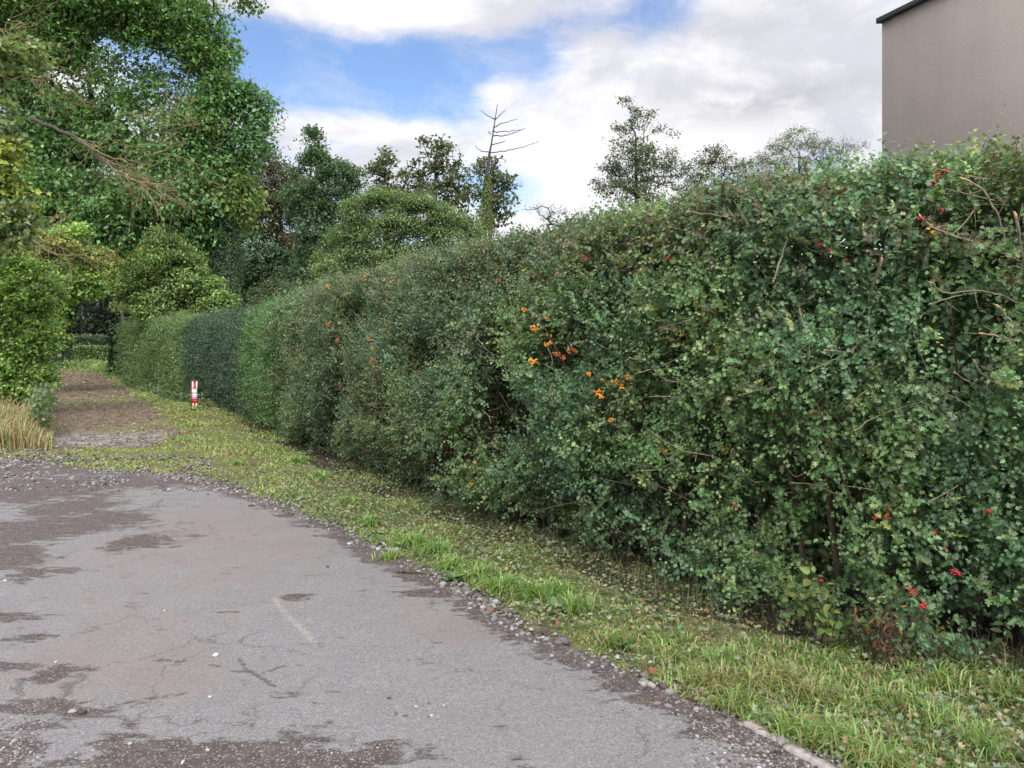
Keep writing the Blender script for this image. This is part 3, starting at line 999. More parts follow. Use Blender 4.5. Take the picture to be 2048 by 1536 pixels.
def tree(name, label, cat, y, blobs_, cols, trunk_px, leaf=.13, kind='diamond', per_clump=26, clump_r=.55, depth=1., tr=.18, w=None, mat='leaf', group=None, trunk_mat='bark', lean_top=None, twig_r=.012, droop=0., zt_f=.88, dm=1.):
    """blobs_: (u, v, ru, rv, n clumps[, palette]) in photo pixels at distance y; the crown gets real depth"""
    k = y / F2
    bx = (trunk_px - CU) * k
    root = empty(name, (bx, y, 0), label, cat, group)
    C, Pal = [], []
    for b in blobs_:
        u, v, ru, rv, n = b[:5]
        c = px(u, v, y)
        d = rnd_dir(n) * (R.uniform(0, 1, (n, 1)) ** .42)
        ry = (ru + rv) / 2 * k * depth
        q = c + d * np.array((ru * k, ry, rv * k))
        q[:, 1] += R.uniform(-.4, .4) * ry * .5
        q[:, 2] = np.maximum(q[:, 2], .35)
        C.append(q); Pal += [b[5] if len(b) > 5 else cols] * n
    C = np.concatenate(C)
    top = C[np.argmax(C[:, 2])]
    # skeleton: trunk, then every clump hangs on its nearest lower node
    zt = top[2] * zt_f
    per_clump = int(per_clump * dm)
    tx = bx if lean_top is None else (lean_top - CU) * k
    trunk = curve([(bx, y, -.05), (bx + (tx - bx) * .3 + R.normal(0, .1), y + R.normal(0, .1), zt * .35), (bx + (tx - bx) * .7 + R.normal(0, .15), y + R.normal(0, .2), zt * .7), (tx, y + R.normal(0, .2), zt)], 6)
    TRUNKS[name] = trunk
    nodes = [p for p in trunk]; par = list(range(-1, len(trunk) - 1)); is_tr = len(trunk)
    order = np.argsort(np.min(np.linalg.norm(C[:, None] - trunk[None], axis=2), axis=1))
    N = np.array(nodes)
    clump_nodes = {}
    for ci in order:
        p = C[ci]
        dd = np.linalg.norm(N - p, axis=1) + .9 * np.maximum(0, N[:, 2] - p[2]) + np.where(np.arange(len(N)) < 3, 3., 0)
        j = int(np.argmin(dd)); q = N[j]
        steps = max(1, int(np.linalg.norm(p - q) / (1.2 * max(clump_r, .4))))
        pj = j
        for t in range(1, steps + 1):
            f = t / steps
            r = q + (p - q) * f + (R.normal(0, .10 * clump_r, 3) if t < steps else 0)
            r = r + np.array((0, 0, .12 * clump_r * steps * math.sin(math.pi * f)))
            nodes.append(r); par.append(pj); pj = len(nodes) - 1
        N = np.array(nodes); clump_nodes[ci] = pj
    par = np.array(par); load = np.zeros(len(N))
    for ci, j in clump_nodes.items():
        while j >= 0:
            load[j] += 1; j = par[j]
    rad = np.maximum(twig_r, tr * (load / load.max()) ** .5)
    Tb = Tubes()
    Tb.add(N[:is_tr], np.maximum(rad[:is_tr], np.linspace(tr, tr * .25, is_tr)), 8)
    for i in range(is_tr, len(N)):
        j = par[i]
        rj = min(rad[j], rad[i] * 1.35) if j < is_tr else rad[j]
        Tb.add([N[j], N[i]], [rj, rad[i]], 5 if rad[i] > .03 else 4)
    # twiglets
    for ci, j in clump_nodes.items():
        for _ in range(3):
            e = N[j] + rnd_dir(1)[0] * clump_r * R.uniform(.6, 1.25) + np.array((0, 0, .1 * clump_r))
            Tb.add([N[j], (N[j] + e) / 2 + R.normal(0, .06 * clump_r, 3), e], [twig_r * .8, twig_r * .6, twig_r * .35], 3)
    Tb.build('trunk', M[trunk_mat], root)
    L = Leaves()
    cen = C.mean(0)
    for palid in {id(p): p for p in Pal}.values():
        idx = np.array([i for i in range(len(C)) if Pal[i] is palid])
        n = len(idx) * per_clump
        pc = np.repeat(C[idx], per_clump, 0)
        cr = np.repeat(clump_r * R.uniform(.6, 1.3, len(idx)), per_clump)[:, None]
        o = rnd_dir(n) * R.uniform(0, 1, (n, 1)) ** .5 * cr * np.array((1.15, 1.15, .62))
        o[:, 2] -= droop * np.hypot(o[:, 0], o[:, 1])
        P = pc + o
        outw = unit(pc - cen + o)
        ax = unit(outw * .5 + rnd_dir(n) * .9 + np.array((0, 0, -droop)))
        nm = unit(np.array((0, 0, .75)) + outw * .45 + rnd_dir(n) * .55)
        col = palette(palid, n, .13, w if palid is cols else None)
        cl = np.repeat(R.normal(1, .2, len(idx)), per_clump)[:, None]
        L.add(kind, P, ax, nm, leaf * R.uniform(.6, 1.25, n), np.clip(col * cl, .01, .8))
    L.build('crown', M[mat], root)
    return root


ASH = [(0.118, 0.244, 0.076), (0.156, 0.302, 0.093), (0.089, 0.186, 0.070), (0.196, 0.322, 0.088)]
ASHY = [(0.143, 0.220, 0.050), (0.176, 0.242, 0.055), (0.110, 0.187, 0.044)]
ASHD = [(0.104, 0.218, 0.101), (0.133, 0.264, 0.112)]
OLIVE = [(.115, .145, .055), (.14, .17, .06), (.09, .12, .05)]
ash = tree('ash_tree', 'huge spreading ash tree with dark ivy covered trunk and crown overhanging the track', 'tree', 42,
           [(250, -70, 280, 90, 256), (60, 10, 150, 60, 162), (110, 90, 90, 50, 94), (20, 150, 70, 60, 81), (240, 20, 120, 40, 108), (150, 230, 60, 50, 46), (230, 290, 80, 40, 54), (340, 50, 110, 60, 108), (410, 110, 55, 60, 68), (440, 190, 50, 40, 49), (495, 205, 42, 40, 40, ASHD), (525, 240, 20, 30, 8, ASHD), (500, 280, 28, 30, 22, ASHD),
            (190, 150, 90, 70, 35), (290, 210, 80, 60, 35), (400, 250, 80, 50, 70), (440, 330, 60, 50, 70), (470, 400, 38, 60, 59, ASHY), (380, 390, 90, 70, 122), (270, 400, 110, 60, 128), (150, 400, 100, 70, 108), (60, 250, 90, 100, 148, ASHD), (60, 390, 90, 60, 94),
            (200, 480, 130, 45, 94), (400, 460, 70, 45, 61), (120, 300, 60, 50, 54), (130, 210, 40, 30, 16), (350, 310, 70, 40, 40), (330, 170, 40, 40, 14)],
           ASH, 448, leaf=.27, kind='diamond', per_clump=56, clump_r=.95, droop=.3, depth=1.0, tr=.34, twig_r=.014, zt_f=.36, w=[.35, .3, .2, .15])
# ivy jacket on its trunk
Li = Leaves()
n = 9000
zi = R.uniform(0, 1, n) ** .9 * 9.5
an = R.uniform(0, 6.28, n); rr = .50 + .75 * fbm(np.column_stack([np.cos(an), np.sin(an), zi * .7]), 1.4, 8, 2) + R.uniform(-.1, .1, n)
at = TRUNKS['ash_tree']
P = np.column_stack([np.interp(zi, at[:, 2], at[:, 0]) + np.cos(an) * rr, np.interp(zi, at[:, 2], at[:, 1]) + np.sin(an) * rr, zi])
on = np.column_stack([np.cos(an), np.sin(an), np.full(n, .3)])
Li.add('diamond', P, unit(rnd_dir(n) * .7 + np.array((0, 0, -.7))), unit(on + rnd_dir(n) * .45), .15 * R.uniform(.6, 1.2, n), palette([(.035, .085, .038), (.05, .11, .045), (.07, .14, .055)], n))
Li.build('ivy', M['leaf'], ash)
# bare limb with a tangle of dead twigs


def branchlet(Tb, p, d, ln, r, depth, sag=.25):
    n = 6
    pts = [np.array(p)]
    d = unit(np.array(d, dtype=float))
    turn = R.normal(0, .25, 3)
    for i in range(n):
        d = unit(d + turn * .35 + R.normal(0, .10, 3) + np.array((0, 0, -sag if i < n // 2 else sag * 1.3)) * .5)
        pts.append(pts[-1] + d * ln / n)
        if depth and i > 0 and R.uniform() < .62:
            branchlet(Tb, pts[-1], unit(d + R.normal(0, .65, 3)), ln * R.uniform(.4, .7), r * .62, depth - 1, sag)
    Tb.add(np.array(pts), np.linspace(r, max(.006, r * .45), n + 1), 5 if depth > 1 else 4)


Tb = Tubes()
k = 38.0
limb = curve([px(60, 235, k + 1), px(150, 275, k), px(200, 318, k), px(250, 352, k), px(285, 375, k)], 6, .03)
Tl = Tubes(); Tl.add(limb, np.linspace(.10, .045, len(limb)), 6); Tl.build('dead_limb', M['bark'], ash)
for i in range(5, len(limb), 2):
    for _ in range(2):
        branchlet(Tb, limb[i], (1, R.uniform(-.4, .2), R.uniform(-.7, .4)), R.uniform(1.5, 3.2), .028, 2)
Tb.build('dead_twigs', M['tan_twig'], ash)['kind'] = 'stuff'
Tb = Tubes()
for u, v, n in ((0, 50, 5), (20, 90, 4), (40, 150, 5), (90, 170, 4), (330, 250, 3), (250, 230, 3), (300, 300, 3)):
    for _ in range(n):
        branchlet(Tb, px(u + R.uniform(-25, 25), v + R.uniform(-20, 20), 37), (1, R.uniform(-.6, .2), R.uniform(-.5, .5)), R.uniform(1.4, 2.8), .022, 2)
Tb.build('bare_twigs', M['tan_twig'], ash)['kind'] = 'stuff'

MAPLE = [(0.276, 0.356, 0.056), (0.356, 0.389, 0.049), (0.162, 0.244, 0.056), (0.121, 0.194, 0.056)]
MAPG = [(0.189, 0.264, 0.104), (0.151, 0.226, 0.085), (0.246, 0.302, 0.113)]
tree('maple_tree', 'yellowing maple tree leaning in at the left edge above the roadside bush', 'tree', 17,
     [(-40, 330, 85, 70, 34), (0, 395, 62, 45, 26), (30, 440, 50, 40, 22, MAPG), (-20, 470, 80, 40, 26, MAPG), (-60, 110, 130, 60, 26, MAPG), (30, 120, 65, 40, 20, MAPG), (-60, 240, 90, 80, 30, MAPG), (5, 300, 38, 30, 8), (-100, 480, 120, 60, 30, MAPG)],
     MAPLE, -190, leaf=.13, kind='maple', per_clump=26, clump_r=.30, tr=.16, twig_r=.007)

BUSH = [(0.195, 0.339, 0.090), (0.261, 0.429, 0.108), (0.143, 0.260, 0.081), (0.365, 0.468, 0.096)]
BUSHY = [(0.244, 0.280, 0.073), (0.318, 0.324, 0.081), (0.171, 0.235, 0.073)]
tree('hazel_bush', 'leafy green roadside bush with a few yellow leaves beside the dry grass', 'bush', 20,
     [(20, 640, 62, 80, 85), (30, 730, 52, 60, 70), (72, 660, 30, 44, 24), (88, 620, 14, 16, 5), (0, 560, 60, 40, 34), (70, 560, 40, 30, 14), (92, 700, 12, 16, 4), (104, 655, 6, 8, 1), (-10, 520, 60, 40, 22), (50, 520, 26, 26, 8), (20, 480, 26, 16, 5), (-60, 650, 90, 130, 110), (60, 590, 60, 36, 50), (78, 760, 22, 50, 36), (15, 800, 40, 40, 30), (46, 690, 10, 7, 1, [(.60, .45, .02)])],
     BUSH, 10, leaf=.08, kind='broad', per_clump=80, clump_r=.32, tr=.05, twig_r=.006)
tree('arching_shrub', 'big arching shrub with golden tips and bare tan stems hanging over the track', 'shrub', 30,
     [(60, 560, 110, 60, 150), (150, 570, 55, 40, 60), (180, 570, 26, 18, 10), (90, 500, 100, 26, 42, BUSHY), (180, 520, 40, 20, 16, BUSHY), (30, 480, 80, 30, 40, BUSHY), (-60, 560, 120, 100, 110), (130, 470, 60, 24, 22), (70, 620, 60, 40, 50), (100, 660, 30, 50, 26)],
     BUSH, 20, leaf=.13, kind='broad', per_clump=64, clump_r=.36, tr=.10, twig_r=.008)
Tb = Tubes()
sh = bpy.data.objects['arching_shrub']
for _ in range(16):
    branchlet(Tb, px(R.uniform(-40, 60), R.uniform(450, 500), 28.5), (1, R.uniform(-.4, .2), R.uniform(-.4, .8)), R.uniform(1.3, 2.6), .018, 2, .35)
Tb.build('arching_stems', M['tan_twig'], sh)

HORN = [(0.142, 0.233, 0.072), (0.180, 0.270, 0.081), (0.109, 0.188, 0.064), (0.230, 0.309, 0.087)]
HORN_LIT = [tuple(v * 1.3 for v in q) for q in HORN]  # sunlit right side of the crown put into a lighter leaf colour
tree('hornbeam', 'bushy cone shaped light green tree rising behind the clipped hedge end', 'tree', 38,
     [(325, 480, 32, 26, 34), (350, 520, 56, 34, 70), (385, 560, 54, 36, 80, HORN_LIT), (300, 545, 56, 36, 70), (420, 605, 44, 34, 64, HORN_LIT), (350, 590, 70, 40, 90), (270, 575, 46, 34, 44), (440, 640, 30, 24, 30, HORN_LIT), (375, 640, 70, 36, 70), (310, 620, 40, 40, 40), (240, 545, 36, 22, 20, BUSHY), (205, 525, 34, 20, 18, BUSHY), (290, 505, 30, 16, 12, BUSHY)],
     HORN, 345, leaf=.16, per_clump=70, clump_r=.42, tr=.18, twig_r=.010)
SHADE = [(0.014, 0.029, 0.016), (0.021, 0.040, 0.021), (0.011, 0.022, 0.014)]  # deep shade at the track's far end put into the leaf colours
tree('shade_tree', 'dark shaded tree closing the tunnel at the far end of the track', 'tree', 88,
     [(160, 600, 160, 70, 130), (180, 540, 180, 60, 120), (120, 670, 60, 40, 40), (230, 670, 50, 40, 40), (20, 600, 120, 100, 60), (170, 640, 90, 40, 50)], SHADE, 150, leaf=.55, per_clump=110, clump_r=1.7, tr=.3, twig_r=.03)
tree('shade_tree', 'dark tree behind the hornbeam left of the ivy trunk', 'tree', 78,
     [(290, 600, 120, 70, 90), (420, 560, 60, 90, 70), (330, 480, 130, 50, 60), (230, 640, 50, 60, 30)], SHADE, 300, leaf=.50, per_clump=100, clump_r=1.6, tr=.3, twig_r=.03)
BRN = [(0.079, 0.089, 0.049), (0.105, 0.101, 0.055), (0.058, 0.077, 0.042), (0.147, 0.125, 0.055)]
DGR = [(0.070, 0.136, 0.068), (0.092, 0.170, 0.080), (0.055, 0.106, 0.060), (0.120, 0.193, 0.097)]
tree('brown_tree', 'thin brownish tree between the ash crown and the dark green pointed tree', 'tree', 66,
     [(530, 330, 32, 40, 26), (570, 370, 38, 55, 42), (545, 430, 50, 60, 70), (530, 520, 50, 60, 80, DGR), (590, 490, 30, 22, 16, [(.24, .16, .05), (.16, .12, .05)]), (500, 600, 60, 40, 60, DGR), (590, 570, 60, 60, 70, DGR), (510, 400, 24, 50, 24), (490, 470, 34, 50, 40, DGR), (495, 540, 40, 50, 50, DGR), (600, 530, 50, 40, 50, DGR), (560, 610, 90, 40, 60, DGR)],
     BRN, 560, leaf=.28, per_clump=62, clump_r=.95, zt_f=.7, tr=.25, twig_r=.022)
tree('pointed_tree', 'tall dark green pointed tree with feathery top behind the willow bush', 'tree', 60,
     [(622, 272, 17, 18, 9), (632, 310, 30, 26, 22), (660, 345, 36, 30, 26), (680, 330, 18, 12, 5), (605, 320, 12, 14, 4), (690, 360, 24, 14, 7), (600, 345, 16, 14, 5), (715, 375, 14, 10, 3), (645, 400, 60, 45, 90), (650, 470, 66, 60, 120), (640, 560, 80, 50, 100), (702, 345, 22, 20, 8), (690, 395, 30, 22, 14), (590, 400, 26, 40, 22), (710, 360, 12, 14, 3)],
     DGR, 622, leaf=.25, per_clump=70, clump_r=.8, tr=.22, twig_r=.016)
WIL = [(0.145, 0.226, 0.092), (0.181, 0.262, 0.103), (0.114, 0.188, 0.085), (0.206, 0.276, 0.112)]
tree('willow_bush', 'broad yellow green willow bush showing above the middle of the hedge', 'bush', 36,
     [(760, 392, 36, 20, 30), (790, 408, 40, 22, 34), (840, 402, 34, 20, 28), (715, 420, 36, 24, 34), (880, 420, 34, 20, 30), (920, 440, 30, 18, 20), (945, 462, 24, 20, 14), (740, 455, 50, 30, 56), (800, 450, 50, 26, 60), (862, 455, 50, 30, 60), (690, 480, 34, 30, 34), (905, 480, 40, 30, 36), (700, 525, 46, 34, 44), (765, 505, 56, 34, 70), (835, 510, 60, 34, 70), (780, 570, 120, 50, 110), (650, 520, 22, 24, 14), (690, 560, 40, 30, 30)],
     WIL, 800, leaf=.12, kind='diamond', per_clump=95, clump_r=.5, droop=.25, tr=.10, twig_r=.008, zt_f=.6)
tree('pale_bush', 'small pale green bush peeping over the hedge below the brown tree', 'bush', 34,
     [(645, 545, 34, 30, 34), (620, 590, 50, 30, 40), (600, 640, 60, 40, 30)], WIL, 640, leaf=.12, per_clump=40, clump_r=.34, tr=.05, twig_r=.008)
tree('round_bush', 'low round grey green bush behind the brighter hedge section', 'bush', 38,
     [(560, 580, 40, 25, 34), (530, 605, 40, 30, 40), (545, 650, 60, 40, 30)], [(.07, .105, .045), (.09, .13, .055)], 550, leaf=.13, per_clump=40, clump_r=.36, tr=.05, twig_r=.008)
ASP = [(0.073, 0.101, 0.046), (0.097, 0.126, 0.052), (0.059, 0.082, 0.041), (0.138, 0.162, 0.065)]
tree('aspen_tree', 'small slender aspen with loose round tuft, left of the three aspens', 'tree', 76,
     [(768, 322, 26, 24, 12), (758, 355, 30, 24, 13), (775, 390, 34, 26, 14), (740, 400, 30, 20, 8), (800, 370, 14, 20, 4)], ASP, 770, leaf=.34, per_clump=26, clump_r=.85, tr=.2, twig_r=.03, group='aspens beyond the willow bush', kind='broad')
tree('aspen_tree', 'widest aspen with see through dome crown, between the small aspen and the dead tree', 'tree', 74,
     [(875, 305, 40, 26, 17), (845, 345, 42, 34, 21), (905, 345, 36, 36, 21), (870, 385, 66, 36, 34), (825, 400, 30, 30, 14), (920, 400, 30, 30, 14)], ASP, 872, leaf=.34, per_clump=26, clump_r=.85, tr=.25, twig_r=.03, group='aspens beyond the willow bush', kind='broad')
tree('aspen_tree', 'aspen with open leafy crown right behind the bare dead trunk', 'tree', 70,
     [(968, 335, 30, 24, 12), (1000, 365, 32, 32, 16), (1005, 410, 28, 36, 14), (960, 390, 34, 40, 18), (985, 440, 44, 30, 16)], ASP, 985, leaf=.32, per_clump=26, clump_r=.8, tr=.2, twig_r=.03, group='aspens beyond the willow bush', kind='broad')
ALD = [(0.065, 0.094, 0.039), (0.086, 0.114, 0.047), (0.052, 0.078, 0.036), (0.124, 0.143, 0.055)]
tree('alder_tree', 'tall ragged alder with narrow top and wide base above the hedge right of centre', 'tree', 46,
     [(1252, 206, 14, 9, 4), (1272, 222, 20, 14, 8), (1298, 232, 14, 12, 4), (1270, 250, 30, 20, 13), (1232, 258, 16, 8, 4), (1312, 262, 14, 10, 3), (1262, 285, 44, 22, 24), (1300, 300, 34, 20, 12), (1265, 318, 54, 24, 40), (1222, 335, 26, 14, 9), (1270, 345, 64, 26, 56), (1275, 385, 76, 34, 80),
      (1215, 375, 34, 16, 14), (1195, 362, 16, 8, 3), (1325, 330, 34, 26, 15), (1345, 355, 36, 34, 17), (1372, 330, 16, 14, 3), (1350, 300, 22, 16, 4), (1335, 270, 10, 16, 2), (1375, 385, 40, 20, 14), (1365, 350, 20, 20, 5)],
     ALD, 1285, leaf=.15, per_clump=30, clump_r=.48, tr=.13, twig_r=.012, lean_top=1272)
tree('alder_tree', 'shorter flat topped alder between the tall alder and the wispy tree', 'tree', 48,
     [(1432, 300, 32, 12, 14), (1428, 322, 46, 18, 24), (1395, 345, 36, 18, 12), (1475, 332, 34, 16, 11), (1440, 360, 70, 30, 30), (1505, 335, 24, 14, 6), (1520, 315, 12, 8, 2), (1490, 360, 40, 22, 14), (1400, 320, 16, 8, 3), (1385, 370, 30, 20, 10)], ALD, 1430, leaf=.15, per_clump=28, clump_r=.48, tr=.09, twig_r=.012)
tree('wispy_tree', 'wispy thin leaved tree showing above the hedge beside the grey building', 'tree', 44,
     [(1600, 265, 34, 10, 9), (1590, 285, 56, 16, 24), (1640, 292, 50, 14, 18), (1690, 300, 36, 8, 8), (1725, 294, 12, 6, 2), (1555, 300, 30, 14, 10), (1535, 325, 34, 18, 12), (1600, 320, 80, 24, 34), (1670, 322, 50, 20, 18), (1600, 350, 90, 24, 30), (1510, 350, 30, 20, 8)],
     [(.13, .16, .075), (.16, .19, .085), (.10, .13, .06)], 1600, leaf=.15, kind='slim', per_clump=46, clump_r=.5, tr=.07, twig_r=.011)
tree('scrub_bush', 'low brown twiggy bush poking over the hedge between dead tree and tall alder', 'bush', 22,
     [(1090, 425, 50, 14, 12), (1150, 440, 80, 20, 20)], BRN, 1100, leaf=.07, kind='slim', per_clump=20, clump_r=.28, tr=.04, twig_r=.007)

# dead tree with an ivy sleeve
y = 48
dead = empty('dead_tree', px(968, 704, y) * np.array((1, 1, 0)), 'bare dead tree trunk with ivy at its foot and a few side branches', 'tree')
Tb = Tubes()
c = curve([px(962, 760, y), px(966, 560, y), px(970, 420, y), px(976, 330, y), px(984, 280, y), px(995, 208, y)], 6)
Tb.add(c, np.interp(np.linspace(0, 1, len(c)), [0, .5, .75, 1], [.26, .13, .055, .02]), 8)
for br in ([(979, 306), (1010, 302), (1045, 294), (1078, 282)], [(981, 290), (1003, 285), (1012, 280)], [(984, 272), (1010, 271), (1032, 264), (1050, 256)], [(984, 263), (1000, 264), (1022, 262), (1044, 262)], [(986, 256), (1005, 247), (1035, 238)],
           [(989, 240), (998, 232), (1010, 220)], [(990, 238), (975, 231), (962, 222)], [(981, 268), (976, 262)], [(979, 305), (960, 300), (950, 290)], [(977, 325), (1000, 318), (1014, 322)]):
    p = curve([px(u, v, y + .15 * i) for i, (u, v) in enumerate(br)], 5, .02)
    Tb.add(p, np.linspace(.04, .014, len(p)), 4)
Tb.build('trunk', M['dead_wood'], dead)
Li = Leaves(); n = 5000
t = R.uniform(0, 1, n) ** .7
vv = 640 - t * 290
cx = np.interp(vv, [330, 420, 560, 700], [976, 970, 966, 963])
rr = np.interp(vv, [330, 400, 450, 640], [.12, .30, .55, .95]) * (.7 + .6 * vnoise(np.column_stack([vv * .03, vv * 0, vv * 0]), 1, 4))
d = rnd_dir(n); d[:, 2] *= .3
P = np.stack([px(a, b, y) for a, b in zip(cx, vv)]) + d * rr[:, None]
Li.add('diamond', P, unit(rnd_dir(n) + np.array((0, 0, -.5))), unit(d + rnd_dir(n) * .5), .14 * R.uniform(.6, 1.2, n), palette([(.12, .17, .04), (.09, .14, .04), (.15, .19, .045)], n))
Li.build('ivy', M['leaf'], dead)

# ------------------------------------------------------------------ far end of the track: low hedge, undergrowth


def box_foliage(L, x0, x1, y0, y1, h, leaf, cols, lai=3.2, kind='diamond'):
    A = (x1 - x0) * h + 2 * (y1 - y0) * h + (x1 - x0) * (y1 - y0)
    n = int(A * lai / (.42 * leaf * leaf))
    P = np.column_stack([R.uniform(x0, x1, n), R.uniform(y0, y1, n), R.uniform(0, h, n)])
    f = R.uniform(0, 1, n)
    a = f < .55; P[a, 1] = y0 + R.uniform(0, .35, a.sum())
    b = f > .75; P[b, 2] = h - R.uniform(0, .25, b.sum())
    P += R.normal(0, .05, P.shape)
    on = np.tile(np.array((0, -.6, .4)), (n, 1))
    L.add(kind, P, unit(rnd_dir(n) + np.array((0, -.2, .2))), unit(on + rnd_dir(n) * .6), leaf * R.uniform(.6, 1.2, n), palette(cols, n))


a, b = px(104, 740, 70), px(228, 740, 70)
fh = empty('low_hedge', ((a[0] + b[0]) / 2, 72, 0), 'low shaded hedge across the far end of the track', 'hedge')
L = Leaves()
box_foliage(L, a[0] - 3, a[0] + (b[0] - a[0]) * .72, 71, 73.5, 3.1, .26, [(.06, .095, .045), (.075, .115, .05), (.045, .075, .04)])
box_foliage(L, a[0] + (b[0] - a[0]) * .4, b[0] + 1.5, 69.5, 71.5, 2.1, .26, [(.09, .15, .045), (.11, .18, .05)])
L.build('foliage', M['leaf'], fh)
# shaded side of the hedge end, painted as a dark block of leaves
a = px(234, 755, 53.5)
hedge_end = empty('hedge_end_shade', (a[0], 53.5, 0), 'dark leaf block painted as the shaded side of the clipped hedge end', 'bush')
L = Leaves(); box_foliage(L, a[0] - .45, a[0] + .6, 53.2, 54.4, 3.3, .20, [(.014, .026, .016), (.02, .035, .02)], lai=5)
L.build('foliage', M['leaf'], hedge_end)
Tb = Tubes(); Tb.add([(a[0], 53.8, 0), (a[0] + .05, 53.8, 1.6), (a[0], 53.8, 2.9)], [.09, .07, .03], 6); Tb.build('trunk', M['bark'], hedge_end)
lt = empty('leaning_tree', (px(252, 704, 66)[0], 66, 0), 'thin leaning trunk beside the shaded hedge end in front of the dark tunnel', 'tree')
Tb = Tubes(); Tb.add(curve([px(256, 740, 66), px(250, 660, 66), px(243, 620, 66), px(238, 570, 66)], 6), np.linspace(.16, .09, 19), 7); Tb.build('trunk', M['twig'], lt)
L = Leaves(); n = 500; P = px(250, 612, 65) + rnd_dir(n) * np.array((1.4, .8, .7)) * R.uniform(0, 1, (n, 1)) ** .4
L.add('diamond', P, rnd_dir(n), unit(rnd_dir(n) * .6 + np.array((0, -.3, .8))), .24 * R.uniform(.6, 1.2, n), palette([(.14, .18, .04), (.10, .15, .04)], n)); L.build('crown', M['leaf'], lt)

# undergrowth: nettles and ivy at the far end and beside the track
L = Leaves()


def ground_plants(L, n, poly_uv, leaf, h, cols, kind='diamond'):
    us = np.array([q[0] for q in poly_uv]); vs_ = np.array([q[1] for q in poly_uv])
    u = R.uniform(us.min(), us.max(), n * 3); v = R.uniform(vs_.min(), vs_.max(), n * 3)
    ins = np.zeros(len(u), bool)
    for i in range(len(us)):
        j = (i + 1) % len(us)
        cnd = (vs_[i] > v) != (vs_[j] > v)
        with np.errstate(divide='ignore', invalid='ignore'):
            ins ^= cnd & (u < (us[j] - us[i]) * (v - vs_[i]) / (vs_[j] - vs_[i]) + us[i])
    u, v = u[ins][:n], v[ins][:n]
    y = CAM_H * F2 / (v - CV); x = (u - CU) * y / F2
    n = len(u)
    P = np.column_stack([x, y, R.uniform(0, 1, n) ** 1.3 * h])
    L.add(kind, P, unit(rnd_dir(n) + np.array((0, 0, .2))), unit(rnd_dir(n) * .6 + np.array((0, -.3, .9))), leaf * R.uniform(.6, 1.3, n), palette(cols, n))


ground_plants(L, 2600, [(105, 738), (230, 752), (240, 746), (225, 738), (110, 736)], .22, .9, [(.13, .22, .05), (.10, .18, .045), (.16, .25, .055)])
ground_plants(L, 2600, [(96, 740), (108, 745), (108, 800), (100, 880), (60, 880), (80, 790)], .11, .8, [(.08, .13, .045), (.06, .10, .04), (.12, .15, .05)])
ground_plants(L, 2400, [(228, 752), (252, 775), (330, 800), (420, 815), (400, 800), (300, 775), (250, 757)], .13, .22, [(.07, .11, .04), (.09, .13, .045)])
tag(L.build('undergrowth', M['leaf']), 'low nettles and ivy growing beside the track', 'undergrowth', kind='stuff')

# ------------------------------------------------------------------ grass
class Blades:
    def __init__(s):
        s.V, s.C, s.n = [], [], 0

    def add(s, xy, h, w, lean, cols, z0=0.):
        n = len(xy)
        th = R.uniform(0, 6.28, n); ld = np.column_stack([np.cos(th), np.sin(th), np.zeros(n)])
        ph = th + R.uniform(.8, 2.3, n); sd = np.column_stack([np.cos(ph), np.sin(ph), np.zeros(n)])
        b = np.column_stack([xy, np.full(n, z0)])
        h = h[:, None]; w = w[:, None]; lean = np.broadcast_to(lean, (n,))[:, None]
        up = np.array((0, 0, 1.))
        m = b + up * h * .55 * np.sqrt(np.maximum(.1, 1 - .4 * lean)) + ld * h * lean * .28
        t = b + up * h * np.maximum(.12, 1 - .75 * lean) + ld * h * lean * .95
        s.V.append(np.stack([b - sd * w, b + sd * w, m - sd * w * .8, m + sd * w * .8, t], 1).reshape(-1, 3))
        s.C.append(np.repeat(cols, 5, 0)); s.n += n

    def build(s, name, mat):
        i = (np.arange(s.n) * 5)[:, None]
        return mesh_obj(name, np.concatenate(s.V), [(i + np.array([0, 1, 3, 2])).astype(np.int32), (i + np.array([2, 3, 4])).astype(np.int32)], mat, None, np.concatenate(s.C))


ROAD_RA = np.array(ROAD_R)


def verge_pts(n, s0=.4, s1=None, bias=1.):
    """random ground points between the hedge foot and the road edge"""
    s = s0 + (HS[-1] - 1 - s0 if s1 is None else s1 - s0) * R.uniform(0, 1, n) ** 2.0
    f = R.uniform(-.15, 1, n) ** 1
    p = hpath(s); h = hside(s)
    # distance to the road along the hedge normal
    y = p[:, 1]
    wd = np.interp(y, [2.5, 3.6, 4.2, 5, 6.3, 8, 9.5, 11, 13, 20, 30, 50], [1.35, 1.45, 1.4, 1.12, 1.10, 1.35, 1.75, 3.2, 3.6, 2.0, 1.8, 1.6])
    return p + h * (f * wd)[:, None], f, y


def in_poly(xy, poly):
    ins = np.zeros(len(xy), bool)
    for i in range(len(poly)):
        p, q = poly[i], poly[(i + 1) % len(poly)]
        cnd = (p[1] > xy[:, 1]) != (q[1] > xy[:, 1])
        with np.errstate(divide='ignore', invalid='ignore'):
            ins ^= cnd & (xy[:, 0] < (q[0] - p[0]) * (xy[:, 1] - p[1]) / (q[1] - p[1]) + p[0])
    return ins


ROAD_A, TRACK_A = np.array(ROAD), np.array(TRACK)
GREEN = [(0.205, 0.370, 0.073), (0.250, 0.415, 0.080), (0.299, 0.433, 0.101), (0.157, 0.294, 0.065)]
YELL = [(0.278, 0.304, 0.076), (0.341, 0.316, 0.113), (0.228, 0.240, 0.076)]
STRAW = [(0.363, 0.286, 0.143), (0.297, 0.220, 0.110), (0.440, 0.363, 0.198)]
B = Blades()


